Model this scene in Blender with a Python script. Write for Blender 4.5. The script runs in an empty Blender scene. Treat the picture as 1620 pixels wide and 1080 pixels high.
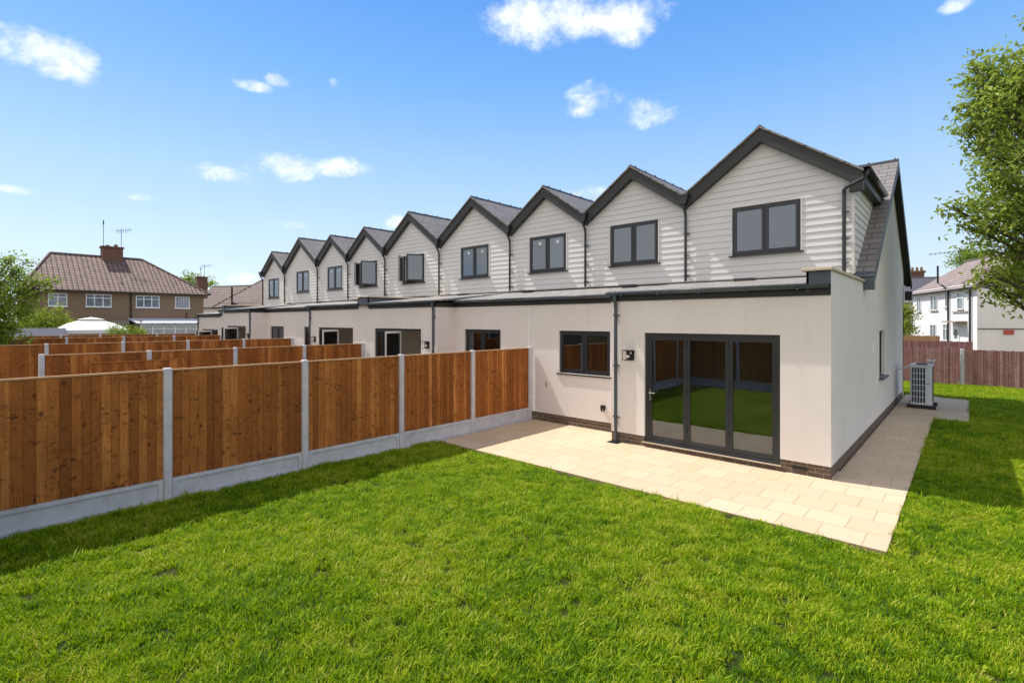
import bpy, math, random
from mathutils import Vector, Matrix
import numpy as np
random.seed(7)
sc = bpy.context.scene
R_ = math.radians

# ------------------------------------------------------------------ camera
CH, CF, YAW, V0 = 2.489, 795.0, 0.7366, 508.0
cam = bpy.data.cameras.new("camera"); camo = bpy.data.objects.new("camera", cam)
sc.collection.objects.link(camo); sc.camera = camo
cam.sensor_width = 36.0; cam.lens = 36.0 * CF / 1620.0
cam.shift_y = -(540.0 - V0) / 1620.0
cam.clip_start = 0.05; cam.clip_end = 2000
camo.location = (0, 0, CH); camo.rotation_euler = (R_(90), 0, YAW)
FW = (-math.sin(YAW), math.cos(YAW)); RT = (math.cos(YAW), math.sin(YAW))
def at(u, v, dep):
    """a point seen at pixel u,v of the photograph, dep metres along the view axis"""
    s = dep / CF
    return Vector((FW[0]*dep + RT[0]*(u-810)*s, FW[1]*dep + RT[1]*(u-810)*s, CH + (V0-v)*s))

# ------------------------------------------------------------------ light
SD = Vector((0.64, 0.12, -1.0)).normalized()          # the way the sunlight travels
elev = math.asin(-SD.z); azim = math.atan2(-SD.x, -SD.y)
sun = bpy.data.lights.new("sun", 'SUN'); sun.energy = 4.1; sun.angle = R_(0.53); sun.color = (1.0, 0.94, 0.86)
suno = bpy.data.objects.new("sun", sun); sc.collection.objects.link(suno)
suno.location = (-20, -5, 40); suno.rotation_euler = SD.to_track_quat('-Z', 'Y').to_euler()
sc.view_settings.view_transform = 'Standard'; sc.view_settings.look = 'None'
sc.view_settings.exposure = 0.55; sc.view_settings.gamma = 1.0
SKY_STRENGTH = 0.14

w = bpy.data.worlds.new("World"); sc.world = w; w.use_nodes = True
nt = w.node_tree; N = nt.nodes; L = nt.links; N.clear()
def wn(t, **k):
    n = N.new(t)
    for a, b in k.items(): setattr(n, a, b)
    return n
wout = wn('ShaderNodeOutputWorld'); bg = wn('ShaderNodeBackground'); L.new(bg.outputs[0], wout.inputs[0])
sky = wn('ShaderNodeTexSky', sky_type='NISHITA', sun_disc=False)
sky.sun_elevation = elev; sky.sun_rotation = azim; sky.altitude = 50
sky.air_density = 1.0; sky.dust_density = 0.4; sky.ozone_density = 3.0
tc = wn('ShaderNodeTexCoord'); DIR = tc.outputs['Generated']
sx_ = wn('ShaderNodeSeparateXYZ'); L.new(DIR, sx_.inputs[0])
# clear blue, paling towards the horizon, over the physical sky
rp = wn('ShaderNodeValToRGB'); el = rp.color_ramp.elements
SKY_STOPS = [(0, (.80, .89, .98)), (.13, (.64, .81, .99)), (.25, (.45, .69, 1)), (.35, (.29, .56, 1)), (.42, (.19, .48, .99)), (.54, (.105, .36, .92)), (1, (.05, .2, .62))]
while len(el) < len(SKY_STOPS): el.new(.5)
for k_, (p_, c_) in enumerate(SKY_STOPS): el[k_].position = p_; el[k_].color = (*c_, 1)
L.new(sx_.outputs[2], rp.inputs[0])
gain = wn('ShaderNodeVectorMath', operation='SCALE'); gain.inputs['Scale'].default_value = 5.0; L.new(rp.outputs[0], gain.inputs[0])
hs = wn('ShaderNodeMix', data_type='RGBA'); hs.inputs[0].default_value = .82; L.new(sky.outputs[0], hs.inputs[6]); L.new(gain.outputs[0], hs.inputs[7])
bg.inputs['Strength'].default_value = SKY_STRENGTH
def wmath(op, a, b=None, clamp=False):
    n = wn('ShaderNodeMath', operation=op); n.use_clamp = clamp
    for i, x in enumerate((a, b)):
        if x is None: continue
        if isinstance(x, (int, float)): n.inputs[i].default_value = x
        else: L.new(x, n.inputs[i])
    return n.outputs[0]
clouds = [(70,80,92,40,1.0),(135,108,38,34,.9),(405,136,44,11,.8),(440,130,30,14,.8),(530,132,14,9,.45),(360,277,72,20,1.0),(400,268,60,16,.8),(450,262,66,27,1.0),(545,265,60,18,.95),
          (212,311,46,10,.55),(465,357,42,9,.55),(870,28,125,48,1.0),(1005,34,85,38,.75),(942,158,52,32,.8),(1018,180,62,24,.7),(935,305,42,17,.9),
          (1510,8,36,14,.7),(385,440,34,12,.9),(20,300,60,8,.4),(640,350,50,14,.6),(-250,120,120,50,1),(1900,200,150,50,1),(2300,60,200,60,.8),(-700,250,200,60,.9)]
acc = None
for (u, v, rx, ry, wt) in clouds:
    c = (at(u, v, 100) - Vector((0, 0, CH)))
    dep = c.length; c = c / dep
    rt = c.cross(Vector((0, 0, 1))).normalized(); up = rt.cross(c)
    k = 1.0 / (1 + ((u-810)/CF)**2 + ((V0-v)/CF)**2)            # pixels to angle away from the axis
    ax = rx / CF * (k ** .85); ay = ry / CF * (k ** .5)
    d1 = wn('ShaderNodeVectorMath', operation='DOT_PRODUCT'); L.new(DIR, d1.inputs[0]); d1.inputs[1].default_value = rt / ax
    d2 = wn('ShaderNodeVectorMath', operation='DOT_PRODUCT'); L.new(DIR, d2.inputs[0]); d2.inputs[1].default_value = up / ay
    off = c.dot(up) / ay
    a2 = wmath('MULTIPLY', d1.outputs['Value'], d1.outputs['Value'])
    b0 = wmath('SUBTRACT', d2.outputs['Value'], off); b2 = wmath('MULTIPLY', b0, b0)
    s = wmath('SUBTRACT', 1.0, wmath('MULTIPLY', wmath('ADD', a2, b2), .72))
    f = wn('ShaderNodeVectorMath', operation='DOT_PRODUCT'); L.new(DIR, f.inputs[0]); f.inputs[1].default_value = c
    s = wmath('MULTIPLY', wmath('MAXIMUM', s, 0.0), wmath('GREATER_THAN', f.outputs['Value'], 0.0))
    s = wmath('MULTIPLY', s, wt)
    acc = s if acc is None else wmath('MAXIMUM', acc, s)
mp = wn('ShaderNodeMapping'); mp.inputs['Scale'].default_value = (1.0, 1.0, 1.35); L.new(DIR, mp.inputs[0])
n1 = wn('ShaderNodeTexNoise'); n1.inputs['Scale'].default_value = 8.5; n1.inputs['Detail'].default_value = 12; n1.inputs['Roughness'].default_value = .68; n1.inputs['Distortion'].default_value = .15
L.new(mp.outputs[0], n1.inputs['Vector'])
dens = wmath('ADD', wmath('MULTIPLY', acc, 1.3), wmath('MULTIPLY', wmath('SUBTRACT', n1.outputs[0], .56), 3.6))
mr = wn('ShaderNodeMapRange', interpolation_type='SMOOTHSTEP'); L.new(dens, mr.inputs[0])
mr.inputs[1].default_value = .15; mr.inputs[2].default_value = 1.3
gate = wmath('MULTIPLY', acc, 3.0, True)
msk = wmath('MULTIPLY', wmath('MULTIPLY', mr.outputs[0], gate), .93)
# thin veil over the lower sky
sep = wn('ShaderNodeSeparateXYZ'); L.new(DIR, sep.inputs[0])
n2 = wn('ShaderNodeTexNoise'); n2.inputs['Scale'].default_value = 4.5; n2.inputs['Detail'].default_value = 7; L.new(mp.outputs[0], n2.inputs['Vector'])
mx = wn('ShaderNodeMix', data_type='RGBA'); L.new(msk, mx.inputs[0]); L.new(hs.outputs[2], mx.inputs[6])
cs = wn('ShaderNodeMix', data_type='RGBA'); L.new(wmath('MULTIPLY', wmath('SUBTRACT', n1.outputs[0], .38), 3.2, True), cs.inputs[0]); cs.inputs[6].default_value = (4.3, 4.7, 5.3, 1); cs.inputs[7].default_value = (6.8, 6.85, 6.9, 1); L.new(cs.outputs[2], mx.inputs[7])
# unseen broken white cloud behind the photographer, added to whiten and lift ambient light
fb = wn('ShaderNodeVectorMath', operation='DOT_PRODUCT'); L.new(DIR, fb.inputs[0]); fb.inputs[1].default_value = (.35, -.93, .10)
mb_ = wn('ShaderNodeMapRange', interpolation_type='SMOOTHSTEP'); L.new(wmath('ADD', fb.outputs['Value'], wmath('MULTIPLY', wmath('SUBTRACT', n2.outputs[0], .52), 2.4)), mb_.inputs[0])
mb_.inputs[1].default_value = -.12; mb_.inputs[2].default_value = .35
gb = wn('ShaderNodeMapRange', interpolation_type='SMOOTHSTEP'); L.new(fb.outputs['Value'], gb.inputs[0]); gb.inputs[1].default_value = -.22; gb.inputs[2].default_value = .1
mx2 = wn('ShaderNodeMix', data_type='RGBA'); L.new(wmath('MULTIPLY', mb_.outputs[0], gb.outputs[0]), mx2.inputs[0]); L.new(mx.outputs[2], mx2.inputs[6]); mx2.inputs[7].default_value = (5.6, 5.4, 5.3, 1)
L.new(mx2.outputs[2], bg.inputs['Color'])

# ------------------------------------------------------------------ materials
MATS = {}
class NM:
    def __init__(s, name):
        s.m = bpy.data.materials.new(name); s.m.use_nodes = True; s.t = s.m.node_tree; s.t.nodes.clear()
        s.out = s.n('ShaderNodeOutputMaterial'); s.p = s.n('ShaderNodeBsdfPrincipled'); s.l(s.p.outputs[0], s.out.inputs[0]); MATS[name] = s.m
    def n(s, t, **k):
        x = s.t.nodes.new(t)
        for a, b in k.items(): setattr(x, a, b)
        return x
    def l(s, a, b): s.t.links.new(a, b)
    def noise(s, scale, detail=4, rough=.55, vec=None, dist=0):
        x = s.n('ShaderNodeTexNoise'); x.inputs['Scale'].default_value = scale; x.inputs['Detail'].default_value = detail
        x.inputs['Roughness'].default_value = rough; x.inputs['Distortion'].default_value = dist
        if vec is not None: s.l(vec, x.inputs['Vector'])
        return x.outputs[0]
    def pos(s, scale=None):
        g = s.n('ShaderNodeNewGeometry'); return s.scl(g.outputs['Position'], scale) if scale else g.outputs['Position']
    def uv(s, scale=None):
        g = s.n('ShaderNodeUVMap'); g.uv_map = 'UVMap'; return s.scl(g.outputs[0], scale) if scale else g.outputs[0]
    def scl(s, v, sc_, loc=(0,0,0)):
        m = s.n('ShaderNodeMapping'); m.inputs['Scale'].default_value = sc_; m.inputs['Location'].default_value = loc; s.l(v, m.inputs[0]); return m.outputs[0]
    def ramp(s, f, stops):
        r = s.n('ShaderNodeValToRGB'); e = r.color_ramp.elements
        while len(e) < len(stops): e.new(.5)
        for i, (p, c) in enumerate(stops): e[i].position = p; e[i].color = (*c, 1)
        s.l(f, r.inputs[0]); return r.outputs[0]
    def mr(s, f, a, b, c=0, d=1):
        r = s.n('ShaderNodeMapRange'); s.l(f, r.inputs[0])
        for i, x in enumerate((a, b, c, d)): r.inputs[i+1].default_value = x
        return r.outputs[0]
    def mix(s, f, a, b, blend='MIX'):
        m = s.n('ShaderNodeMix', data_type='RGBA', blend_type=blend)
        for i, x in ((0, f), (6, a), (7, b)):
            if isinstance(x, (int, float)): m.inputs[i].default_value = x
            elif isinstance(x, tuple): m.inputs[i].default_value = (*x, 1)
            else: s.l(x, m.inputs[i])
        return m.outputs[2]
    def math(s, op, a, b=0.0):
        m = s.n('ShaderNodeMath', operation=op)
        for i, x in enumerate((a, b)):
            if isinstance(x, (int, float)): m.inputs[i].default_value = x
            else: s.l(x, m.inputs[i])
        return m.outputs[0]
    def bump(s, h, strength=.3, dist=.01, normal=None):
        b = s.n('ShaderNodeBump'); b.inputs['Strength'].default_value = strength; b.inputs['Distance'].default_value = dist
        s.l(h, b.inputs['Height'])
        if normal is not None: s.l(normal, b.inputs['Normal'])
        s.l(b.outputs[0], s.p.inputs['Normal']); return b.outputs[0]
    def set(s, col=None, rough=.6, spec=.5, metal=0):
        if isinstance(col, tuple): s.p.inputs['Base Color'].default_value = (*col, 1)
        elif col is not None: s.l(col, s.p.inputs['Base Color'])
        if isinstance(rough, (int, float)): s.p.inputs['Roughness'].default_value = rough
        else: s.l(rough, s.p.inputs['Roughness'])
        s.p.inputs['Specular IOR Level'].default_value = spec; s.p.inputs['Metallic'].default_value = metal
    def attr(s, name):
        a = s.n('ShaderNodeAttribute'); a.attribute_name = name; return a.outputs['Fac']
def plain(name, col, rough=.5, spec=.5, metal=0, var=.12, scale=3.0, bump=0):
    s = NM(name); n = s.noise(scale, 5, .6, s.pos())
    a = tuple(c*(1-var) for c in col); b = tuple(min(1, c*(1+var)) for c in col)
    s.set(s.ramp(n, [(.3, a), (.7, b)]), rough, spec, metal)
    if bump: s.bump(s.noise(scale*30, 3, .6, s.pos()), bump, .002)
    return s.m

s = NM('render')                                        # painted silicone render
n = s.noise(.9, 6, .6, s.pos((1, 1, .6))); fine = s.noise(260, 2, .6, s.pos())
st = s.noise(3.0, 5, .7, s.pos((1.6, 1.6, .25)))
c = s.ramp(n, [(.3, (.675, .63, .615)), (.7, (.735, .69, .675))])
c = s.mix(s.mr(st, .52, .8, 0, .28), c, (.50, .45, .42))
s.set(c, .85, .25); s.bump(fine, .35, .003)
s = NM('cladding')                                      # pale grey fibre cement boards with wood grain
g = s.noise(9, 5, .65, s.uv((1, 14, 1))); n = s.noise(1.1, 4, .5, s.pos())
c = s.ramp(g, [(.3, (.615, .605, .605)), (.7, (.69, .68, .68))]); c = s.mix(s.mr(n, .35, .65, 0, .25), c, (.53, .52, .51))
s.set(c, .62, .3); s.bump(g, .18, .003)
s = NM('slate')                                         # dark grey roof slates
b = s.n('ShaderNodeTexBrick'); s.l(s.uv(), b.inputs['Vector']); b.inputs['Scale'].default_value = 1
b.inputs['Brick Width'].default_value = .4; b.inputs['Row Height'].default_value = .25; b.inputs['Mortar Size'].default_value = .009; b.offset = .5
b.inputs['Color1'].default_value = (.17, .155, .148, 1); b.inputs['Color2'].default_value = (.235, .215, .20, 1); b.inputs['Mortar'].default_value = (.035, .033, .03, 1)
vs = s.n('ShaderNodeSeparateXYZ'); s.l(s.uv(), vs.inputs[0])
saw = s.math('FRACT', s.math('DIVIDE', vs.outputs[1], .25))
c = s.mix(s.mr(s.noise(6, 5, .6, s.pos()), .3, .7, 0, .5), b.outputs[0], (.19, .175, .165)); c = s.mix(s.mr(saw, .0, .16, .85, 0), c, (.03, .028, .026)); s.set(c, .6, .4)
s.bump(s.math('ADD', s.math('MULTIPLY', saw, -1.0), s.math('MULTIPLY', b.outputs['Fac'], -1.2)), .7, .012)
s = NM('slate_pale')                                    # the same slates, newer and paler, low pitch
b = s.n('ShaderNodeTexBrick'); s.l(s.uv(), b.inputs['Vector']); b.inputs['Scale'].default_value = 1
b.inputs['Brick Width'].default_value = .4; b.inputs['Row Height'].default_value = .3; b.inputs['Mortar Size'].default_value = .011
b.inputs['Color1'].default_value = (.21, .20, .19, 1); b.inputs['Color2'].default_value = (.30, .285, .27, 1); b.inputs['Mortar'].default_value = (.05, .047, .045, 1)
s.set(b.outputs[0], .55, .4); s.bump(b.outputs['Fac'], -.6, .01)
def pantile(name, c1, c2, dark):
    s = NM(name); sp = s.n('ShaderNodeSeparateXYZ'); s.l(s.uv(), sp.inputs[0])
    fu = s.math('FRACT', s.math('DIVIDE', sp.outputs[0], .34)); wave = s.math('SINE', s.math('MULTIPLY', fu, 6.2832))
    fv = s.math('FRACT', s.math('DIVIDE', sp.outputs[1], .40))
    b = s.n('ShaderNodeTexBrick'); s.l(s.uv(), b.inputs['Vector']); b.inputs['Scale'].default_value = 1; b.offset = 0
    b.inputs['Brick Width'].default_value = .34; b.inputs['Row Height'].default_value = .40; b.inputs['Mortar Size'].default_value = .0
    b.inputs['Color1'].default_value = (*c1, 1); b.inputs['Color2'].default_value = (*c2, 1)
    col = s.mix(s.mr(s.noise(2, 5, .6, s.pos()), .35, .7, 0, .5), b.outputs[0], dark)
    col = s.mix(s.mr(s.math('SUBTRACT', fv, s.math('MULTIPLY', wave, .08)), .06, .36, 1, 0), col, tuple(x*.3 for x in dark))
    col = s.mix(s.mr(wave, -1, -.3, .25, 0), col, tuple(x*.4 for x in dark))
    s.set(col, .75, .3)
    s.bump(s.math('ADD', wave, s.math('MULTIPLY', fv, -1.4)), 1.0, .05); return s.m
pantile('pantile_brown', (.19, .125, .10), (.265, .18, .15), (.12, .08, .066))
pantile('pantile_dark', (.18, .135, .12), (.24, .18, .16), (.12, .09, .08))
pantile('tile_red', (.31, .245, .225), (.39, .31, .29), (.22, .17, .155))
plain('anthracite', (.02, .023, .029), .35, .5, var=.1)
plain('gutter_grey', (.055, .07, .09), .3, .5, var=.15)
plain('barge_grey', (.034, .033, .034), .5, .4, var=.08)
plain('fascia_black', (.018, .018, .02), .5, .4)
plain('lead', (.07, .085, .11), .45, .5, var=.2)
plain('coping', (.52, .45, .33), .7, .3, var=.12, scale=6, bump=.2)
plain('white_pvc', (.8, .8, .8), .35, .5, var=.02)
plain('white_paint_wall', (.79, .76, .77), .8, .2, var=.05, scale=1)
plain('interior_wall', (.8, .76, .7), .9, .1, var=.03)
plain('interior_floor', (.55, .47, .38), .6, .3)
plain('concrete', (.52, .52, .57), .85, .25, var=.14, scale=5, bump=.4)
plain('concrete_post', (.53, .52, .56), .85, .25, var=.12, scale=7, bump=.4)
plain('steel', (.6, .6, .6), .25, .5, metal=1, var=.03)
plain('black_plastic', (.015, .015, .016), .45, .5)
plain('black_metal', (.012, .012, .013), .4, .5)
plain('unit_grey', (.56, .60, .68), .45, .5, var=.04)
plain('unit_dark', (.02, .03, .05), .5, .5)
plain('canvas_white', (.78, .78, .78), .8, .2, var=.04)
plain('pebbledash', (.25, .175, .115), .95, .1, var=.28, scale=18, bump=.8)
plain('grey_render', (.27, .24, .21), .9, .1, var=.1, scale=6)
plain('bark', (.09, .07, .055), .9, .1, var=.35, scale=14, bump=.8)
plain('ply', (.42, .25, .13), .7, .3, var=.1)
plain('felt', (.10, .10, .125), .9, .1, var=.2)
plain('red_plate', (.45, .08, .05), .5, .4)
plain('stone_sill', (.3, .26, .24), .8, .2)
plain('dead_leaf', (.42, .22, .1), .7, .3)
plain('sticker', (.75, .78, .8), .6, .3)
plain('stain', (.30, .20, .12), .9, .1, var=.4, scale=30)
plain('bulb', (.7, .7, .68), .15, .5)
def brickmat(name, c1, c2, mo, w_=.225, h_=.075, m_=.01):
    s = NM(name); b = s.n('ShaderNodeTexBrick'); s.l(s.uv(), b.inputs['Vector']); b.inputs['Scale'].default_value = 1
    b.inputs['Brick Width'].default_value = w_; b.inputs['Row Height'].default_value = h_; b.inputs['Mortar Size'].default_value = m_*.5; b.inputs['Mortar Smooth'].default_value = .1
    b.inputs['Color1'].default_value = (*c1, 1); b.inputs['Color2'].default_value = (*c2, 1); b.inputs['Mortar'].default_value = (*mo, 1)
    n = s.noise(25, 4, .6, s.pos())
    s.set(s.mix(s.mr(n, .3, .7, 0, .35), b.outputs[0], tuple(x*.6 for x in c1)), .8, .3); s.bump(b.outputs['Fac'], -.6, .008); return s
brickmat('plinth_brick', (.09, .066, .056), (.15, .105, .085), (.30, .235, .16))
brickmat('chimney_brick', (.16, .075, .05), (.2, .1, .07), (.15, .12, .1))
# paving
s = NM('paving'); b = s.n('ShaderNodeTexBrick'); s.l(s.scl(s.pos(), (1, 1, 1), (.65, -6.74, 0)), b.inputs['Vector'])
b.inputs['Scale'].default_value = 1; b.inputs['Brick Width'].default_value = .45; b.inputs['Row Height'].default_value = .462; b.offset = .5
b.inputs['Mortar Size'].default_value = .0055; b.inputs['Mortar Smooth'].default_value = .3; b.inputs['Bias'].default_value = -.1
b.inputs['Color1'].default_value = (.52, .395, .26, 1); b.inputs['Color2'].default_value = (.585, .455, .315, 1); b.inputs['Mortar'].default_value = (.31, .22, .13, 1)
n = s.noise(2.3, 6, .6, s.pos()); f2 = s.noise(90, 3, .7, s.pos()); big = s.noise(14, 6, .65, s.pos((1, 2.5, 1)))
c = s.mix(s.mr(n, .4, .7, 0, .35), b.outputs[0], (.52, .42, .32)); c = s.mix(s.mr(big, .5, .75, 0, .22), c, (.47, .35, .24)); c = s.mix(s.mr(f2, .55, .8, 0, .2), c, (.4, .33, .26))
spk = s.noise(38, 2, .5, s.pos()); c = s.mix(s.mr(spk, .72, .76, 0, .5), c, (.16, .13, .1))
s.set(c, .8, .3); h = s.math('ADD', s.math('MULTIPLY', b.outputs['Fac'], -1.0), s.math('MULTIPLY', big, .5)); s.bump(h, .5, .006)
plain('paving_edge', (.5, .4, .3), .85, .2, var=.15)
# fence wood
def wood(name, light, mid, dark, knotc, knots=True, kscale=1.0):
    s = NM(name); r = s.attr('rnd'); uvv = s.uv()
    cmb = s.n('ShaderNodeCombineXYZ'); s.l(s.math('MULTIPLY', r, 37.0), cmb.inputs[0]); s.l(s.math('MULTIPLY', r, 91.0), cmb.inputs[1])
    add = s.n('ShaderNodeVectorMath', operation='ADD'); s.l(uvv, add.inputs[0]); s.l(cmb.outputs[0], add.inputs[1]); q = add.outputs[0]
    grain = s.noise(1, 6, .7, s.scl(q, (34, 1.3, 1)), 1.0); blot = s.noise(1, 4, .6, s.scl(uvv, (1.4, .9, 1))); fine = s.noise(1, 3, .6, s.scl(q, (160, 7, 1)))
    base = s.ramp(r, [(0, dark), (.45, mid), (1, light)])
    base = s.mix(s.mr(grain, .35, .68, 0, .75), base, tuple(x*.5 for x in mid))
    base = s.mix(s.mr(blot, .4, .64, 0, .7), base, tuple(x*.62 for x in mid))
    base = s.mix(s.mr(fine, .4, .7, 0, .25), base, light)
    if knots:
        wob = s.n('ShaderNodeVectorMath', operation='ADD'); s.l(q, wob.inputs[0])
        nz = s.n('ShaderNodeTexNoise'); nz.inputs['Scale'].default_value = 22; s.l(q, nz.inputs['Vector'])
        sb = s.n('ShaderNodeVectorMath', operation='SCALE'); s.l(nz.outputs[1], sb.inputs[0]); sb.inputs['Scale'].default_value = .035; s.l(sb.outputs[0], wob.inputs[1])
        v = s.n('ShaderNodeTexVoronoi'); v.inputs['Randomness'].default_value = 1; v.inputs['Scale'].default_value = 1; s.l(s.scl(wob.outputs[0], (8.5*kscale, 6.5*kscale, 1)), v.inputs['Vector'])
        sel = s.n('ShaderNodeSeparateColor'); s.l(v.outputs['Color'], sel.inputs[0])
        rad = s.mr(sel.outputs[0], .3, 1.0, 0.05, .33)
        k = s.n('ShaderNodeMapRange'); s.l(v.outputs['Distance'], k.inputs[0]); k.inputs[1].default_value = 0; s.l(rad, k.inputs[2]); k.inputs[3].default_value = 1; k.inputs[4].default_value = 0
        base = s.mix(s.math('MULTIPLY', s.math('POWER', k.outputs[0], .7), .92), base, knotc)
        v2 = s.n('ShaderNodeTexVoronoi'); v2.inputs['Scale'].default_value = 1; s.l(s.scl(wob.outputs[0], (10*kscale, 24*kscale, 1)), v2.inputs['Vector'])
        cluster = s.mr(s.noise(1, 3, .55, s.scl(uvv, (1.7, 4.2, 1))), .50, .62, 0, .9)
        k2 = s.mr(v2.outputs['Distance'], .16, .46, 1, 0); base = s.mix(s.math('MULTIPLY', k2, cluster), base, knotc)
        # smears of rough sawn stain
        sm = s.noise(1, 4, .7, s.scl(uvv, (9, 14, 1)), .8); base = s.mix(s.mr(sm, .55, .70, 0, .75), base, tuple(x*.5 for x in dark))
    s.set(base, .8, .2); s.bump(grain, .35, .004); return s.m
wood('fence_wood', (.70, .28, .075), (.385, .122, .026), (.16, .043, .011), (.035, .012, .006))
wood('fence_red', (.62, .40, .38), (.40, .195, .18), (.26, .105, .10), (.12, .06, .05))
wood('fence_pale', (.62, .40, .22), (.5, .3, .15), (.4, .22, .1), (.2, .1, .05), knots=False)
plain('fence_cap', (.5, .3, .17), .8, .2, var=.15, scale=6)
# glass
def glassmat(name, tint, mirror, ior=1.6):
    s = NM(name); s.t.nodes.remove(s.p)
    tr = s.n('ShaderNodeBsdfTransparent'); tr.inputs[0].default_value = (*tint, 1)
    gl = s.n('ShaderNodeBsdfGlossy'); gl.inputs['Roughness'].default_value = .012; gl.inputs[0].default_value = (.78, .88, 1, 1)
    wob = s.noise(1.3, 2, .5, s.pos()); bp = s.n('ShaderNodeBump'); bp.inputs['Strength'].default_value = .07; bp.inputs['Distance'].default_value = .02; s.l(wob, bp.inputs['Height']); s.l(bp.outputs[0], gl.inputs['Normal'])
    fr = s.n('ShaderNodeFresnel'); fr.inputs['IOR'].default_value = ior
    f = s.math('ADD', fr.outputs[0], mirror); mxs = s.n('ShaderNodeMixShader'); s.l(f, mxs.inputs[0]); s.l(tr.outputs[0], mxs.inputs[1]); s.l(gl.outputs[0], mxs.inputs[2])
    s.l(mxs.outputs[0], s.out.inputs[0]); return s.m
glassmat('glass', (.62, .60, .57), .085)
glassmat('glass_upper', (.3, .31, .33), .13)
glassmat('glass_clear', (.85, .85, .85), .1)
plain('glass_far', (.16, .2, .23), .08, .9, var=.55, scale=1.6)
# soil, lawn base, grass, leaves
s = NM('soil'); n = s.noise(1.5, 8, .65, s.pos()); s.set(s.ramp(n, [(.3, (.07, .10, .025)), (.6, (.11, .085, .05))]), .95, .1); s.bump(s.noise(20, 5, .6, s.pos()), .6, .03)
s = NM('lawn_base'); n = s.noise(3, 8, .65, s.pos()); s.set(s.ramp(n, [(.3, (.02, .035, .006)), (.6, (.045, .06, .012)), (.8, (.07, .05, .025))]), .95, .1); s.bump(s.noise(50, 5, .6, s.pos()), .8, .03)
def leafmat(name, stops, trans=.35, tcol=(.35, .5, .05), noise_sc=0, rnd_obj=False):
    s = NM(name); oi = s.n('ShaderNodeObjectInfo'); r = oi.outputs['Random'] if rnd_obj else s.attr('rnd')
    if noise_sc:
        n = s.noise(noise_sc, 5, .62, s.pos()); n0 = s.noise(noise_sc*7, 3, .6, s.pos())
        f = s.math('ADD', s.math('MULTIPLY', n, .75), s.math('MULTIPLY', n0, .5)); f = s.math('ADD', f, s.math('MULTIPLY', s.math('SUBTRACT', r, .5), .26))
        f = s.math('SUBTRACT', f, .12); rb = s.attr('rnd'); f = s.math('ADD', f, s.math('MULTIPLY', s.math('SUBTRACT', rb, .5), .34))
    else: f = r
    c = s.ramp(f, stops); s.set(c, .55, .2)
    t = s.n('ShaderNodeBsdfTranslucent'); s.l(s.mix(.6, c, tcol), t.inputs[0])
    m = s.n('ShaderNodeMixShader'); m.inputs[0].default_value = trans; s.l(s.p.outputs[0], m.inputs[1]); s.l(t.outputs[0], m.inputs[2]); s.l(m.outputs[0], s.out.inputs[0]); return s.m
leafmat('grass', [(.22, (.03, .09, .008)), (.38, (.10, .215, .006)), (.50, (.225, .345, .005)), (.64, (.38, .46, .008)), (.82, (.54, .45, .10))], .42, (.36, .58, .005), .55, True)
leafmat('leaf_mid', [(0, (.08, .14, .02)), (.5, (.17, .25, .03)), (1, (.36, .44, .06))], .45, (.4, .55, .05))
leafmat('leaf_right', [(0, (.09, .15, .03)), (.45, (.19, .27, .045)), (.92, (.38, .44, .08)), (1, (.45, .34, .10))], .45, (.45, .56, .08))
leafmat('leaf_lime', [(0, (.10, .16, .02)), (.5, (.22, .30, .03)), (1, (.36, .42, .06))], .4, (.42, .5, .05))

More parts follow.
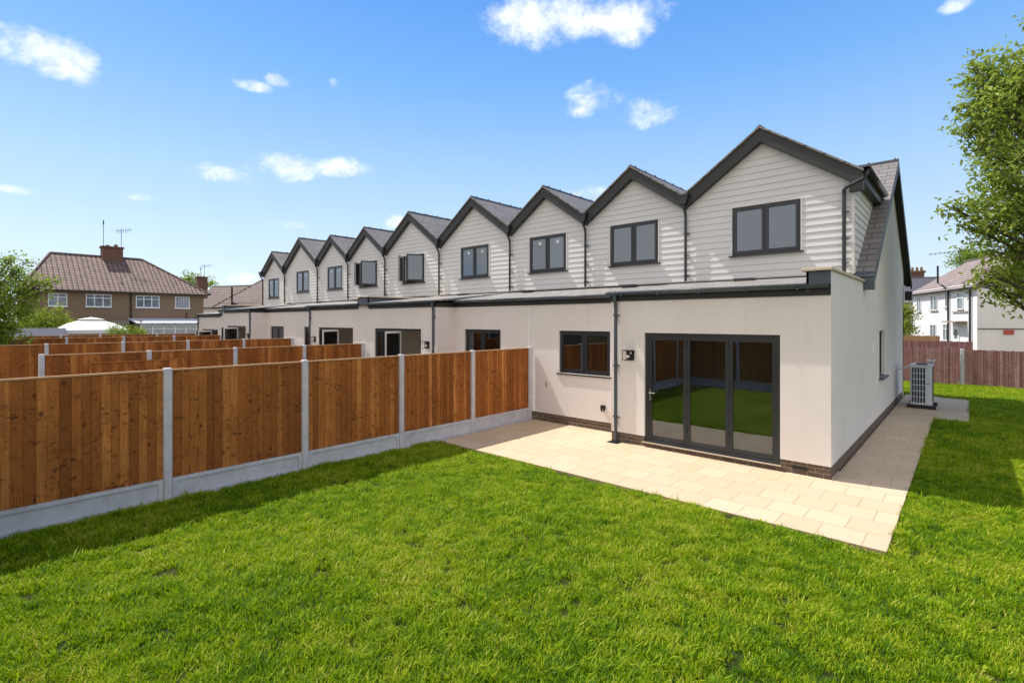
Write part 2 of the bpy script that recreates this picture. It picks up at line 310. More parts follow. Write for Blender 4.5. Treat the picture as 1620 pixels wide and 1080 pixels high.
# ------------------------------------------------------------------ mesh helpers
class MB:
    def __init__(s, fx=None): s.v = []; s.f = []; s.r = []; s.fx = fx; s.cur = .5; s.mi = []; s.m = 0
    def add(s, pts, faces):
        o = len(s.v)
        for p in pts:
            x, y, z = p
            if s.fx: x = s.fx[0] + s.fx[1]*x
            s.v.append((x, y, z + (s.fx[2] if s.fx else 0)))
        flip = s.fx and s.fx[1] < 0
        for f in faces:
            g = [o+i for i in f]
            if flip: g.reverse()
            s.f.append(g); s.r.append(s.cur); s.mi.append(s.m)
        return s
    def hexa(s, p):   # 8 points: bottom 4 ccw, top 4 ccw
        return s.add(p, [(3,2,1,0),(4,5,6,7),(0,1,5,4),(1,2,6,5),(2,3,7,6),(3,0,4,7)])
    def box(s, x0, x1, y0, y1, z0, z1):
        x0, x1 = min(x0,x1), max(x0,x1); y0, y1 = min(y0,y1), max(y0,y1); z0, z1 = min(z0,z1), max(z0,z1)
        return s.hexa([(x0,y0,z0),(x1,y0,z0),(x1,y1,z0),(x0,y1,z0),(x0,y0,z1),(x1,y0,z1),(x1,y1,z1),(x0,y1,z1)])
    def cbox(s, x0, x1, y0, y1, z0, z1, c=.006):   # box with a chamfered top and vertical edges
        a = [(x0+c,y0),(x1-c,y0),(x1,y0+c),(x1,y1-c),(x1-c,y1),(x0+c,y1),(x0,y1-c),(x0,y0+c)]
        cx, cy = (x0+x1)/2, (y0+y1)/2
        def ins(p): return (p[0] + (c if p[0] < cx else -c), p[1] + (c if p[1] < cy else -c))
        pts = [(x,y,z0) for x,y in a] + [(x,y,z1-c) for x,y in a] + [(*ins(p), z1) for p in a]
        fs = [(i, (i+1)%8, 8+(i+1)%8, 8+i) for i in range(8)] + [(8+i, 8+(i+1)%8, 16+(i+1)%8, 16+i) for i in range(8)] + [tuple(range(16,24)), tuple(range(7,-1,-1))]
        return s.add(pts, fs)
    def quad(s, *p): return s.add(p, [tuple(range(len(p)))])
    def prism(s, poly, axis, a, b):
        """poly of (p,q) extruded along axis from a to b; axis 'y': (x,z); axis 'x': (y,z); axis 'z': (x,y)"""
        n = len(poly)
        def P(p, q, t): return {'y': (p, t, q), 'x': (t, p, q), 'z': (p, q, t)}[axis]
        ar = sum(poly[i][0]*poly[(i+1)%n][1]-poly[(i+1)%n][0]*poly[i][1] for i in range(n))
        if (ar < 0) ^ (axis == 'y') : poly = poly[::-1]
        if a > b: a, b = b, a
        pts = [P(p, q, a) for p, q in poly] + [P(p, q, b) for p, q in poly]
        return s.add(pts, [tuple(range(n-1, -1, -1)), tuple(range(n, 2*n))] + [(i, (i+1)%n, n+(i+1)%n, n+i) for i in range(n)])
    def tube(s, pts, r, seg=8, caps=True):
        pts = [Vector(p) for p in pts]; rr = r if isinstance(r, (list, tuple)) else [r]*len(pts); ring = []
        for i, p in enumerate(pts):
            d = (pts[min(i+1, len(pts)-1)] - pts[max(i-1, 0)]).normalized()
            a = d.orthogonal().normalized() if abs(d.z) > .9 or True else None
            ref = Vector((0, 0, 1)) if abs(d.z) < .9 else Vector((0, 1, 0))
            a = d.cross(ref).normalized(); b = a.cross(d)
            ring.append([tuple(p + (a*math.cos(t)+b*math.sin(t))*rr[i]) for t in [2*math.pi*k/seg for k in range(seg)]])
        pts2 = [q for g in ring for q in g]; fs = []
        for i in range(len(pts)-1):
            for k in range(seg): fs.append((i*seg+k, (i+1)*seg+k, (i+1)*seg+(k+1)%seg, i*seg+(k+1)%seg))
        if caps: fs += [tuple(range(seg)), tuple(range(len(pts)*seg-1, (len(pts)-1)*seg-1, -1))]
        return s.add(pts2, fs)
    def obox(s, c, ax, ay, az):   # oriented box: centre and three half axis vectors
        c = Vector(c); p = []
        for k in (-1, 1):
            for i, j in ((-1,-1),(1,-1),(1,1),(-1,1)): p.append(tuple(c + i*ax + j*ay + k*az))
        return s.hexa(p)
    def build(s, name, mat, parent=None, origin=(0,0,0), smooth=False):
        me = bpy.data.meshes.new(name); ox, oy, oz = origin
        me.from_pydata([(x-ox, y-oy, z-oz) for x, y, z in s.v], [], s.f); me.update()
        mats = mat if isinstance(mat, (list, tuple)) else [mat]
        for m in mats: me.materials.append(MATS[m])
        if len(mats) > 1: me.polygons.foreach_set('material_index', s.mi)
        at_ = me.attributes.new('rnd', 'FLOAT', 'FACE'); at_.data.foreach_set('value', s.r)
        uvl = me.uv_layers.new(name='UVMap'); nl = len(me.loops); co = np.zeros(nl*2)
        vs = np.array(s.v) if s.v else np.zeros((0, 3))
        nrm = np.zeros(len(me.polygons)*3); me.polygons.foreach_get('normal', nrm); nrm = nrm.reshape(-1, 3)
        k = 0
        for fi, f in enumerate(s.f):
            n = nrm[fi]
            if abs(n[2]) > .97: u = (1, 0, 0); v = (0, 1, 0)
            else:
                h = math.hypot(n[0], n[1]); u = (-n[1]/h, n[0]/h, 0)
                if u[0] < -.3 or (abs(u[0]) <= .3 and u[1] < 0): u = (-u[0], -u[1], 0)
                v = (u[1]*n[2]*1.0, -u[0]*n[2], 0); v = np.cross(n, u)
                if v[2] < 0: v = -v
            P = vs[f]; co[2*k:2*k+2*len(f):2] = P @ np.array(u); co[2*k+1:2*k+2*len(f):2] = P @ np.array(v); k += len(f)
        uvl.data.foreach_set('uv', co)
        if smooth: me.polygons.foreach_set('use_smooth', [True]*len(me.polygons))
        o = bpy.data.objects.new(name, me); sc.collection.objects.link(o)
        if parent is not None: o.parent = parent
        return o
def tag(o, label=None, cat=None, group=None, kind=None):
    if label: o['label'] = label
    if cat: o['category'] = cat
    if group: o['group'] = group
    if kind: o['kind'] = kind
    return o
def thing(name, label, cat, loc, group=None):
    o = bpy.data.objects.new(name, None); o.empty_display_size = .2; sc.collection.objects.link(o); o.location = loc
    return tag(o, label, cat, group)

# ------------------------------------------------------------------ ground
m = MB(); m.quad((-600,-600,-.09),(600,-600,-.09),(600,600,-.09),(-600,600,-.09)); tag(m.build('ground', 'soil'), kind='structure')
XF = -8.22                                                     # line of our left fence
m = MB(); GX = 16
def lawn_z(x, y): return -.035 + .012*math.sin(x*1.7+.4*y)*math.cos(y*1.3-.3*x)
lx = [XF + .02 + i*(9+GX-.0)/50 for i in range(51)]; ly = [-.66 + i*(27.0+.66)/56 for i in range(57)]
pts = [(x, y, lawn_z(x, y)) for y in ly for x in lx]; fs = [(j*51+i, j*51+i+1, (j+1)*51+i+1, (j+1)*51+i) for j in range(56) for i in range(50)]
m.add(pts, fs); tag(m.build('lawn', 'lawn_base', smooth=True), kind='structure')
# patio slabs, path along the gable wall, pad by the heat pump
m = MB(); m.box(XF+.06, -.65, 6.74, 9.84, -.05, 0); m.box(-1.57, -.65, 9.84, 21.7, -.05, 0); m.box(-.65, .03, 16.8, 21.5, -.05, 0)
tag(m.build('patio', 'paving'), kind='structure')

# ------------------------------------------------------------------ terrace
Y1, Y2, YG = 9.18, 9.84, 12.45
SL = .70
def wall_holes(mb, x0, x1, z0, z1, y0, y1, holes):
    """wall in the xz plane between y0 and y1 with rectangular holes (hx0,hx1,hz0,hz1)"""
    xs = sorted({x0, x1, *[h[0] for h in holes], *[h[1] for h in holes]})
    for a, b in zip(xs, xs[1:]):
        hs_ = sorted([(h[2], h[3]) for h in holes if h[0] < (a+b)/2 < h[1]]); z = z0
        for p, q in hs_:
            if p > z: mb.box(a, b, y0, y1, z, p)
            z = q
        if z < z1: mb.box(a, b, y0, y1, z, z1)
def lap(mb, x0, x1, zb, zt, y, top, holes=(), h=.152):
    """weatherboards; top(z) gives the (x0,x1) allowed at height z"""
    z = zb; k = 0
    while z < zt:
        z1 = min(z+h, zt)
        def seg(a0, a1, b0, b1, za, zc):
            fr = (za-z)/h; fr2 = (zc-z)/h; ya = y-.026+.017*fr; yc = y-.026+.017*fr2
            if a1-a0 < .004: return
            if b1-b0 < 0: b0 = b1 = (b0+b1)/2
            mb.add([(a0,ya,za),(a1,ya,za),(b1,yc,zc),(b0,yc,zc),(a0,y+.004,za),(a1,y+.004,za),(b1,y+.004,zc),(b0,y+.004,zc)],
                   [(0,1,2,3),(4,5,1,0),(0,3,7,4),(1,5,6,2),(3,2,6,7)])
        cuts = sorted({z, z1, *[c for hh in holes for c in (hh[2], hh[3]) if z < c < z1]})
        for za, zc in zip(cuts, cuts[1:]):
            A = top(za); B = top(zc); mid = (za+zc)/2; hh = [q for q in holes if q[2] <= mid <= q[3]]
            if not hh: seg(max(A[0],x0), min(A[1],x1), max(B[0],x0), min(B[1],x1), za, zc)
            else:
                q = hh[0]; seg(max(A[0],x0), q[0], max(B[0],x0), q[0], za, zc); seg(q[1], min(A[1],x1), q[1], min(B[1],x1), za, zc)
        z = z1; k += 1
def casement(root, org, fx, x0, x1, z0, z1, y, open_left=False, glass='glass_upper', two=True, label=None, sticker=False):
    """two light casement window in the xz plane, its face at y"""
    m = MB(fx); F = .055; xm = (x0+x1)/2
    m.box(x0, x1, y, y+.07, z1-F, z1); m.box(x0, x1, y, y+.07, z0, z0+F); m.box(x0, x0+F, y, y+.07, z0+F, z1-F); m.box(x1-F, x1, y, y+.07, z0+F, z1-F); m.box(xm-.03, xm+.03, y, y+.07, z0+F, z1-F)
    m.box(x0+.2, xm-.2, y-.006, y, z1-.03, z1-.012) if z0 < 3 else None
    win = m.build('window', 'anthracite', root, org)
    if label: win['label'] = label
    S = .055; mir = fx[1] < 0
    for i, (a, b) in enumerate(((x0+F-.012, xm-.03+.012), (xm+.03-.012, x1-F+.012))):
        worldleft = (i == 0) != mir
        zz0, zz1 = z0+F-.012, z1-F+.012
        if open_left:
            # sash hinged on its outer side, standing out from the wall; white inside
            hx = a if i == 0 else b; sg = 1 if i == 0 else -1; wd = b-a; ang = R_(50 if worldleft else 60); dx, dy = math.cos(ang)*sg, -math.sin(ang)
            ms = MB(fx); ax = Vector((dx, dy, 0)); nrm_ = Vector((-dy*sg, dx*sg, 0)).normalized() if sg > 0 else Vector((dy, -dx, 0)); P0 = Vector((hx, y-.01, 0))
            def bar(s0, s1, za, zb, mi=0):
                c = P0 + ax*((s0+s1)/2); c.z = (za+zb)/2; ms.m = mi; ms.obox(c, ax*((s1-s0)/2), Vector((-ax.y, ax.x, 0))*.022, Vector((0, 0, (zb-za)/2)))
            bar(0, S, zz0, zz1); bar(wd-S, wd, zz0, zz1); bar(S, wd-S, zz0, zz0+S); bar(S, wd-S, zz1-S, zz1)
            # white inner skin, on the side that faces the room when the sash is shut
            side = Vector((-ax.y, ax.x, 0)); side = side if side.dot(Vector((sg, 1, 0))) > 0 else -side
            for s0, s1, za, zb in ((0, S, zz0, zz1), (wd-S, wd, zz0, zz1), (S, wd-S, zz0, zz0+S), (S, wd-S, zz1-S, zz1)):
                c = P0 + ax*((s0+s1)/2) + side*.025; c.z = (za+zb)/2; ms.m = 1; ms.obox(c, ax*((s1-s0)/2), side*.003, Vector((0, 0, (zb-za)/2)))
            sh = ms.build('sash', ['anthracite', 'white_pvc'], win, org)
            mg = MB(fx); c = P0 + ax*(wd/2); c.z = (zz0+zz1)/2; mg.obox(c, ax*(wd/2-S), side*.008, Vector((0, 0, (zz1-zz0)/2-S))); mg.build('pane', glass, win, org)
            continue
        ms = MB(fx); ys = y-.012
        ms.box(a, b, ys, ys+.05, zz1-S, zz1); ms.box(a, b, ys, ys+.05, zz0, zz0+S); ms.box(a, a+S, ys, ys+.05, zz0+S, zz1-S); ms.box(b-S, b, ys, ys+.05, zz0+S, zz1-S)
        sh = ms.build('sash', 'anthracite', win, org)
        mg = MB(fx); mg.box(a+S, b-S, ys+.02, ys+.034, zz0+S, zz1-S); mg.build('pane', glass, win, org)
        if z0 > 3 and sticker:
            cx_, cz_ = (a+b)/2+.04, zz1-S-.13; mk = MB(fx); ns = 11
            mk.add([(cx_+math.cos(6.283*q/ns)*.055*(1+.35*math.sin(q*4.1+a)), ys+.018, cz_+math.sin(6.283*q/ns)*.05*(1+.35*math.cos(q*3.3+b))) for q in range(ns)], [tuple(range(ns))]); mk.build('sticker', 'sticker', win, org)
    mi = MB(fx); mi.box(x0, x1, y+.0705, y+.09, z1-F-.02, z1-.002); mi.box(x0+.002, x0+F+.02, y+.0705, y+.09, z0, z1-F-.02); mi.box(x1-F-.02, x1-.002, y+.0705, y+.09, z0, z1-F-.02); mi.build('lining', 'white_pvc', win, org)
    ml = MB(fx); ml.prism([(y-.085, z0-.035), (y-.085, z0-.012), (y+.02, z0+.004), (y+.02, z0-.035)], 'x', x0-.06, x1+.06) ; ml.build('sill', 'anthracite', win, org)
    return win
def bifold(root, org, fx, x0, x1, z0, z1, y, opened=False):
    m = MB(fx); F = .07
    m.box(x0, x1, y, y+.08, z1-F, z1); m.box(x0, x0+F, y, y+.08, z0, z1-F); m.box(x1-F, x1, y, y+.08, z0, z1-F); m.box(x0, x1, y-.02, y+.08, z0-.001, z0+.03)
    for k in (0, 1): m.box(x0+.38+.75*k, x0+.72+.75*k, y-.012, y, z1-.045, z1-.018)
    d = m.build('bifold_door', 'anthracite', root, org)
    if opened: d['label'] = 'bifold door with a white edged leaf folded open'
    wd = (x1-x0-2*F)/3; zz0, zz1 = z0+.03, z1-F; S = .065
    mir = fx[1] < 0
    def leaf(P0, ax, inner_white):
        ms = MB(fx); nn = Vector((-ax.y, ax.x, 0))
        for s0, s1, za, zb in ((0, S, zz0, zz1), (wd-S, wd, zz0, zz1), (S, wd-S, zz0, zz0+S+.02), (S, wd-S, zz1-S, zz1)):
            c = P0 + ax*((s0+s1)/2); c.z = (za+zb)/2; ms.m = 0; ms.obox(c, ax*((s1-s0)/2-.0015), nn*.026, Vector((0, 0, (zb-za)/2)))
            if inner_white:
                ms.m = 1
                for q in (1,): cc = c + Vector((abs(nn.x)+1e-6, nn.y*(1 if nn.x > 0 else -1), 0))*.031; ms.obox(cc, ax*((s1-s0)/2-.0015), nn*.004, Vector((0, 0, (zb-za)/2)))
        lf = ms.build('leaf', ['anthracite', 'white_pvc'] if inner_white else 'anthracite', d, org)
        mg = MB(fx); c = P0 + ax*(wd/2); c.z = (zz0+.02+zz1)/2; mg.obox(c, ax*(wd/2-S), nn*.008, Vector((0, 0, (zz1-zz0-.02)/2-S))); mg.build('pane', 'glass', d, org)
    X = Vector((1, 0, 0))
    if not opened:
        for k in range(3): leaf(Vector((x0+F+k*wd, y+.035, 0)), X, 0)
        mh = MB(fx); hx = x0+F+.033; hz = 1.05
        mh.box(hx-.014, hx+.014, y-.006, y+.008, hz-.13, hz+.11); mh.tube([(hx, y-.005, hz+.03), (hx, y-.05, hz+.03), (hx+.03, y-.055, hz+.03), (hx+.13, y-.055, hz+.03)], .009); mh.tube([(hx, y-.012, hz-.09), (hx, y-.004, hz-.09)], .012)
        mh.build('handle', 'steel', d, org)
        mh = MB(fx)
        for k in (1, 2):
            for zz in (.35, 1.1, 1.95): mh = MB(fx); mh.tube([(x0+F+k*wd, y+.0, z0+zz-.05), (x0+F+k*wd, y+.0, z0+zz+.05)], .011); mh.build('hinge', 'black_metal', d, org)
    else:
        # the leaf at the left (as seen from the garden) stays shut, the other two are folded out, white inside
        fold = fx; xa, xb = sorted((fx[0]+fx[1]*x0, fx[0]+fx[1]*x1)); fx = (0, 1, fx[2])
        leaf(Vector((xa+F, y+.035, 0)), X, 0)
        P = Vector((xa+.57*(xb-xa), y-.02, 0)); ax = Vector((.30, -.954, 0)); leaf(P, ax, -1)
        ax = Vector((.24, -.971, 0)); leaf(P+Vector((-.075, .0, 0)), ax, 0)
    return d
def half_gutter(mb, p0, p1, r=.062, seg=8):
    """half round gutter between two points, open upwards"""
    p0, p1 = Vector(p0), Vector(p1); d = (p1-p0).normalized(); sd = d.cross(Vector((0, 0, 1))).normalized(); pts = []
    for p in (p0, p1):
        for rr in (r, r-.006):
            for k in range(seg+1):
                t = math.pi + math.pi*k/seg; pts.append(tuple(p + sd*math.cos(t)*rr + Vector((0, 0, math.sin(t)*rr*1.1))))
    n = seg+1; fs = []
    for k in range(seg): fs += [(k, k+1, 2*n+k+1, 2*n+k), (n+k+1, n+k, 3*n+k, 3*n+k+1), (k, n+k, n+k+1, k+1), (2*n+k+1, 3*n+k+1, 3*n+k, 2*n+k)]
    fs += [(0, 2*n, 3*n, n), (n-1, 2*n-1, 4*n-1, 3*n-1)]
    mb.add(pts, fs)
    for e in (p0, p1):   # stop ends and rims
        mb.add([tuple(e + sd*math.cos(math.pi+math.pi*k/seg)*r + Vector((0, 0, math.sin(math.pi+math.pi*k/seg)*r*1.1))) for k in range(n)], [tuple(range(n)), tuple(range(n-1, -1, -1))])
    for sg in (-1, 1): mb.tube([p0+sd*sg*r, p1+sd*sg*r], .008, 6)

def terraced_house(idx, fx, xl, xr_, gables, dz, opened, open_win, label, world_span, end_right=False, end_left=False, recess=True):
    """xl..xr_ in house coordinates (as the nearest house); gables: list of world (g0,g1,apex,za,wc)"""
    wx0, wx1 = world_span; root = thing('terraced_house', label, 'terraced house', ((wx0+wx1)/2, 15.0, dz), 'white rendered houses of the terrace')
    org = tuple(root.location); fx = (fx[0], fx[1], dz); W = (0, 1, dz)
    EX = -5.52; B = lambda: MB(fx)
    # --- walls
    T = .3
    win = (-7.38, -5.95, 1.24, 2.26); door = (-4.77, -2.31, .115, 2.26)
    xe = xr_
    m = B(); xin = xe - (.0 if not end_right else 0)
    wall_holes(m, EX, xin, .205, 2.925, Y1, Y1+T, [(door[0], door[1], .205, door[3])])
    if recess:
        m.box(EX, EX+T, Y1+T, YG, .205, 2.925)
        wall_holes(m, xl, EX, .205, 2.925, Y2, Y2+T, [win])
    else: m.box(xl, xl+.25, Y1+T, YG, .205, 2.925)
    m.build('wall', 'render', root, org)
    # movement joint bead down the party line
    if recess and idx != 2 and idx != 4: m = MB(fx); m.box(xl-.008, xl+.008, Y2-.003, Y2+.001, .21, 2.9); m.build('joint_bead', 'white_pvc', root, org)
    # --- plinth, 5 mm back from the render face as a brick course
    m = B(); p = .012
    m.box(EX+.003, door[0], Y1+p, Y1+T, -.05, .204); m.box(door[1], xin-.012, Y1+p, Y1+T, -.05, .204); m.box(door[0], door[1], Y1+p, Y1+T, -.05, .085)
    if recess: m.box(xl, EX+.003, Y2+p, Y2+T, -.05, .204); m.box(EX+p, EX+T-.02, Y1+T, Y2+p, -.05, .204)
    if end_right: m.box(xin-.3, xin-.012, Y1+T, 21.08, -.05, .204)
    pl = m.build('plinth', 'plinth_brick', root, org)
    m = B(); ab = -2.02; m.box(ab-.11, ab+.11, Y1+p-.004, Y1+p+.01, .075, .14) 
    for k in range(9): m.box(ab-.1+k*.0235, ab-.09+k*.0235, Y1+p-.008, Y1+p-.004, .083, .132)
    m.build('air_brick', 'black_plastic', pl, org)
    # --- doors and windows
    m = B(); m.box(door[0]-.03, door[1]+.03, Y1-.045, Y1+.05, .087, .112); m.build('door_sill', 'steel', root, org)
    bifold(root, org, fx, door[0], door[1], door[2], door[3], Y1+.045, opened)
    if recess: casement(root, org, fx, *win, Y2+.05, glass='glass')
    # --- eaves of the extension
    m = B(); m.box(EX-.02, xe-.34 if not end_right else xe-.002, Y1-.022, Y1+.0, 2.90, 3.02)
    if recess: m.box(xl, EX-.02, Y2-.022, Y2, 2.90, 3.02); m.box(EX-.022, EX, Y1, Y2, 2.90, 3.02)
    m.build('fascia', 'fascia_black', root, org)
    m = B(); half_gutter(m, (EX-.06, Y1-.085, 3.075), (xe+.0, Y1-.085, 3.075))
    if recess: half_gutter(m, (xl, Y2-.085, 3.075), (EX+.1, Y2-.085, 3.075))
    for x in [EX+.3+k*.8 for k in range(5)]: m.box(x-.015, x+.015, Y1-.155, Y1-.02, 3.0, 3.012)
    m.build('gutter', 'gutter_grey', root, org, True)
    m = B()
    def roofslab(x0, x1, ya, za, yb, zb, t=.05): m.prism([(ya, za), (yb, zb), (yb, zb-t), (ya, za-t)], 'x', x0, x1)
    roofslab(EX-.05, xe-(.34 if True else 0), Y1-.06, 3.10, YG, 3.46)
    if recess: roofslab(xl, EX-.05, Y2-.06, 3.10, YG, 3.455)
    m.build('lean_to_roof', 'slate_pale', root, org)
    m = B(); m.box(xl, xe-.36, YG-.34, YG-.10, 3.437, 3.452) ; 
    for xx in (-3.7, -6.6): 
        if xx > xl: m.box(xx-.2, xx+.2, YG-.75, YG-.45, 3.385, 3.445)
    m.build('roof_vent', 'barge_grey', root, org)
    # --- parapet upstand at the door side of the party line
    m = B(); m.box(xe-.30, xe, Y1+.001, YG, 2.926, 3.285) ; par = m.build('parapet', 'render', root, org)
    m = B(); m.box(xe-.335, xe-.30, Y1-.03, YG, 2.95, 3.28); m.box(xe-.335, xe-.002, Y1-.03, Y1, 3.02, 3.28); m.build('flashing', 'lead', par, org)
    m = B(); m.cbox(xe-.40, xe+.035, Y1-.09, YG+.0, 3.29, 3.335, .008); m.build('coping', 'coping', par, org)
    # --- downpipe and lamp
    m = B(); X = EX+.13
    m.tube([(X, Y1-.085, 3.03), (X, Y1-.085, 2.93), (X, Y1-.055, 2.86), (X, Y1-.05, 2.80), (X, Y1-.05, .12), (X, Y1-.05, .02)], .034, 10)
    for z in (2.62, 1.58, .52): m.tube([(X, Y1-.05, z-.025), (X, Y1-.05, z+.025)], .041, 10); m.box(X-.075, X+.075, Y1-.045, Y1-.002, z-.008, z+.008)
    m.build('downpipe', 'gutter_grey', root, org, False)
    m = B(); m.box(X-.12, X+.12, Y1-.2, Y1+.0, .001, .012)
    for k in range(5): m.box(X-.1+.045*k, X-.08+.045*k, Y1-.18, Y1-.02, .012, .018)
    m.build('drain_grate', 'black_plastic', root, org)
    m = B(); lx0, lx1, lz0, lz1, ly0 = -5.165, -4.985, 1.70, 1.90, Y1-.17; t = .009
    m.box(lx0, lx1, Y1-.012, Y1-.001, lz0, lz1)
    for x in (lx0, lx1-t):
        for z in (lz0, lz1-t): m.box(x, x+t, ly0, Y1-.012, z, z+t)
        m.box(x, x+t, ly0-t, ly0, lz0, lz1)
    for z in (lz0, lz1-t): m.box(lx0+t, lx1-t, ly0-t, ly0, z, z+t)
    m.box(lx0-.002, lx1+.002, ly0-t, Y1, lz1, lz1+.008)
    lp = m.build('wall_lamp', 'black_metal', root, org)
    m = B(); cx = (lx0+lx1)/2; m.tube([(cx-.02, Y1-.02, 1.77), (cx-.02, Y1-.05, 1.775), (cx-.02, Y1-.09, 1.78), (cx-.02, Y1-.12, 1.78)], [.018, .03, .032, .012], 10); m.tube([(cx+.03, Y1-.02, 1.85), (cx+.03, Y1-.06, 1.85), (cx+.03, Y1-.09, 1.85)], [.02, .025, .01], 8); m.build('bulb', 'bulb', lp, org, True)
    if recess:
        m = B(); q = -6.12; m.box(q-.055, q+.055, Y2-.05, Y2-.001, .50, .585); m.tube([(q-.03, Y2-.045, .505), (q-.03, Y2-.045, .45)], .017, 8); m.tube([(q+.03, Y2-.045, .505), (q+.03, Y2-.045, .45)], .017, 8); m.build('socket_box', 'black_plastic', root, org)
    # --- inside: floor, first floor, party walls, rear wall
    m = B(); m.box(EX+T, xe-.301, Y1+T, Y2+T, .02, .09); m.box(xl+.001, xe-.301, Y2+T, 21.0, .02, .09); m.build('floor', 'interior_floor', root, org)
    m = B(); m.box(xl+.001, xe-.3, Y2+T, 21.0, 2.62, 2.90); m.box(xe-.42, xe-.305, Y1+T, 21.0, .09, 2.62); m.box(xl+.002, xl+.11, Y2+T, 21.0, .09, 2.62); m.box(xl+.11, xe-.42, 11.6, 11.7, .09, 2.62); m.box(xl+.11, xe-.42, YG+1.3, YG+1.4, 2.9, 5.4)
    m.box(xl+.001, xe-.42, 20.8, 20.99, .09, 3.3); m.box(EX+T, xe-.3, Y1+T+.01, Y2+T-.01, 2.62, 2.90)
    m.build('partition', 'interior_wall', root, org)
    # ================= upper floor, world coordinates
    for gi, (g0, g1, ax_, za, wc) in enumerate(gables):
        def lim(z, g0=g0, g1=g1, ax_=ax_, za=za):
            h = za-.30-z; return (max(g0+.0, ax_-h/SL), min(g1-.0, ax_+h/SL))
        wz = (4.045, 5.18); hole = (wc-.725, wc+.725, wz[0], wz[1])
        m = MB(W); lap(m, g0, g1, 3.50, za-.34, YG, lim, [hole])
        if end_right and gi == 0: m.box(g1-.03, g1+.02, YG-.032, YG+.03, 3.47, 5.35)
        cl = m.build('cladding', 'cladding', root, org)
        # backing wall behind the boards with the window opening
        m = MB(W); YB = YG+.005
        wall_holes(m, g0+.002, g1-.002, 3.4, 5.2, YB, YB+.15, [(hole[0], hole[1], hole[2], hole[3])])
        zt_ = 5.2; l0, l1 = lim(zt_); m.prism([(max(l0, g0+.002), zt_), (min(l1, g1-.002), zt_), (ax_, za-.31)], 'y', YB, YB+.15)
        m.build('backing_wall', 'interior_wall', root, org)
        m = MB(W); tr = .03    # trims round the window
        m.box(hole[0]-.001, hole[1]+.001, YG-.035, YG, hole[3]+.001, hole[3]+.012); m.box(hole[0]-tr, hole[0]-.001, YG-.035, YG, hole[2]-.01, hole[3]+.012); m.box(hole[1]+.001, hole[1]+tr, YG-.035, YG, hole[2]-.01, hole[3]+.012)
        m.build('window_trim', 'cladding', root, org)
        casement(root, org, W, *hole, YG-.02, open_left=(gi in open_win), sticker=idx > 1, label='window with its left sash standing open' if gi in open_win else None)
        # bargeboards: two sloping beams with a plumb cut at the apex
        y0, y1 = YG-.17, YG-.012
        zl = za - SL*(ax_-g0); zr = za - SL*(g1-ax_); over = .18 if (end_right and gi == 0) else 0
        zr -= SL*over; xr2 = g1+over
        m = MB(W); D = .35
        # the left half, then the right half
        m.prism([(ax_, za-.02), (g0+.01, zl-.02+.01*SL), (g0+.01, zl-D), (ax_, za-D)], 'y', y0, y1); m.prism([(ax_, za-.02), (ax_, za-D), (xr2-.01, zr-D+ (0)), (xr2-.01, zr-.02+.01*SL)], 'y', y0, y1)
        bg_ = m.build('bargeboard', 'barge_grey', root, org)
        if end_right and gi == 0:
            m = MB(W); m.box(xr2-.23, xr2+.005, y0-.012, YG+.0, zr-.42, zr-.10); m.build('box_end', 'barge_grey', bg_, org)
        # roof slopes of the gable running back into the main roof
        yb = 12.55 + (za - 3.5)/SL + .02; m = MB(W); t = .045
        for sg, xx, zz in ((-1, g0, zl), (1, xr2+ (.02 if over else 0), zr - (.014 if over else 0))):
            a = (ax_, za); b_ = (xx, zz); pts = [(a[0], a[1]), (b_[0], b_[1]), (b_[0], b_[1]-t), (a[0], a[1]-t)]
            ye = YG-.21
            # the slope ends where it meets the main roof, so its lower edge is shorter
            y_low = 12.55 + (zz-3.5)/SL + .05
            P = [(a[0], ye, a[1]), (b_[0], ye, b_[1]), (b_[0], y_low, b_[1]), (a[0], yb, a[1])]
            Q = [(x, y, z-t) for x, y, z in P]
            m.add(P+Q, [(0,1,2,3) if sg < 0 else (3,2,1,0), (7,6,5,4) if sg < 0 else (4,5,6,7), (0,4,5,1), (1,5,6,2), (2,6,7,3), (3,7,4,0)])
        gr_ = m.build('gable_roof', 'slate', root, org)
        m = MB(W); m.prism([(ax_-.10, za-.055), (ax_, za+.03), (ax_+.10, za-.055), (ax_, za-.02)], 'y', YG-.2, yb+.1)
        for k in range(8): m.box(ax_-.012, ax_+.012, YG+.1+k*.6, YG+.13+k*.6, za+.02, za+.06)
        m.build('ridge_tile', 'barge_grey', gr_, org)
        # downpipe with hopper in the valley on the left of this gable
        m = MB(W); X = g0; zt = zl - .13
        m.prism([(X-.13, zt+.06), (X+.13, zt+.06), (X+.07, zt-.14), (X-.07, zt-.14)], 'y', YG-.28, YG-.152); m.box(X-.15, X+.15, YG-.30, YG-.152, zt+.06, zt+.10)
        m.tube([(X, YG-.22, zt-.1), (X, YG-.22, zt-.2), (X, YG-.12, zt-.34), (X, YG-.10, zt-.42), (X, YG-.10, 3.50)], .034, 10)
        for z in (4.7, 4.15, 3.65): m.tube([(X, YG-.10, z-.022), (X, YG-.10, z+.022)], .041, 10); m.box(X-.015, X+.085, YG-.095, YG-.03, z-.008, z+.008)
        m.build('downpipe', 'anthracite', root, org)
    # main roof
    rx0, rx1 = wx0, wx1
    if end_right: rx1 = -1.41
    zrg = 6.95 - (.0 if not end_left else 0); yr = 12.55 + (6.95-3.5)/SL
    m = MB(W); t = .14
    m.prism([(12.5, 3.465), (yr, zrg), (yr, zrg-t-.03), (12.5, 3.465-t)], 'x', rx0, rx1)
    m.prism([(yr, zrg), (21.9, zrg-SL*(21.9-yr)), (21.9, zrg-SL*(21.9-yr)-t), (yr, zrg-t-.03)], 'x', rx0, rx1)
    rf = m.build('roof', 'slate', root, org)
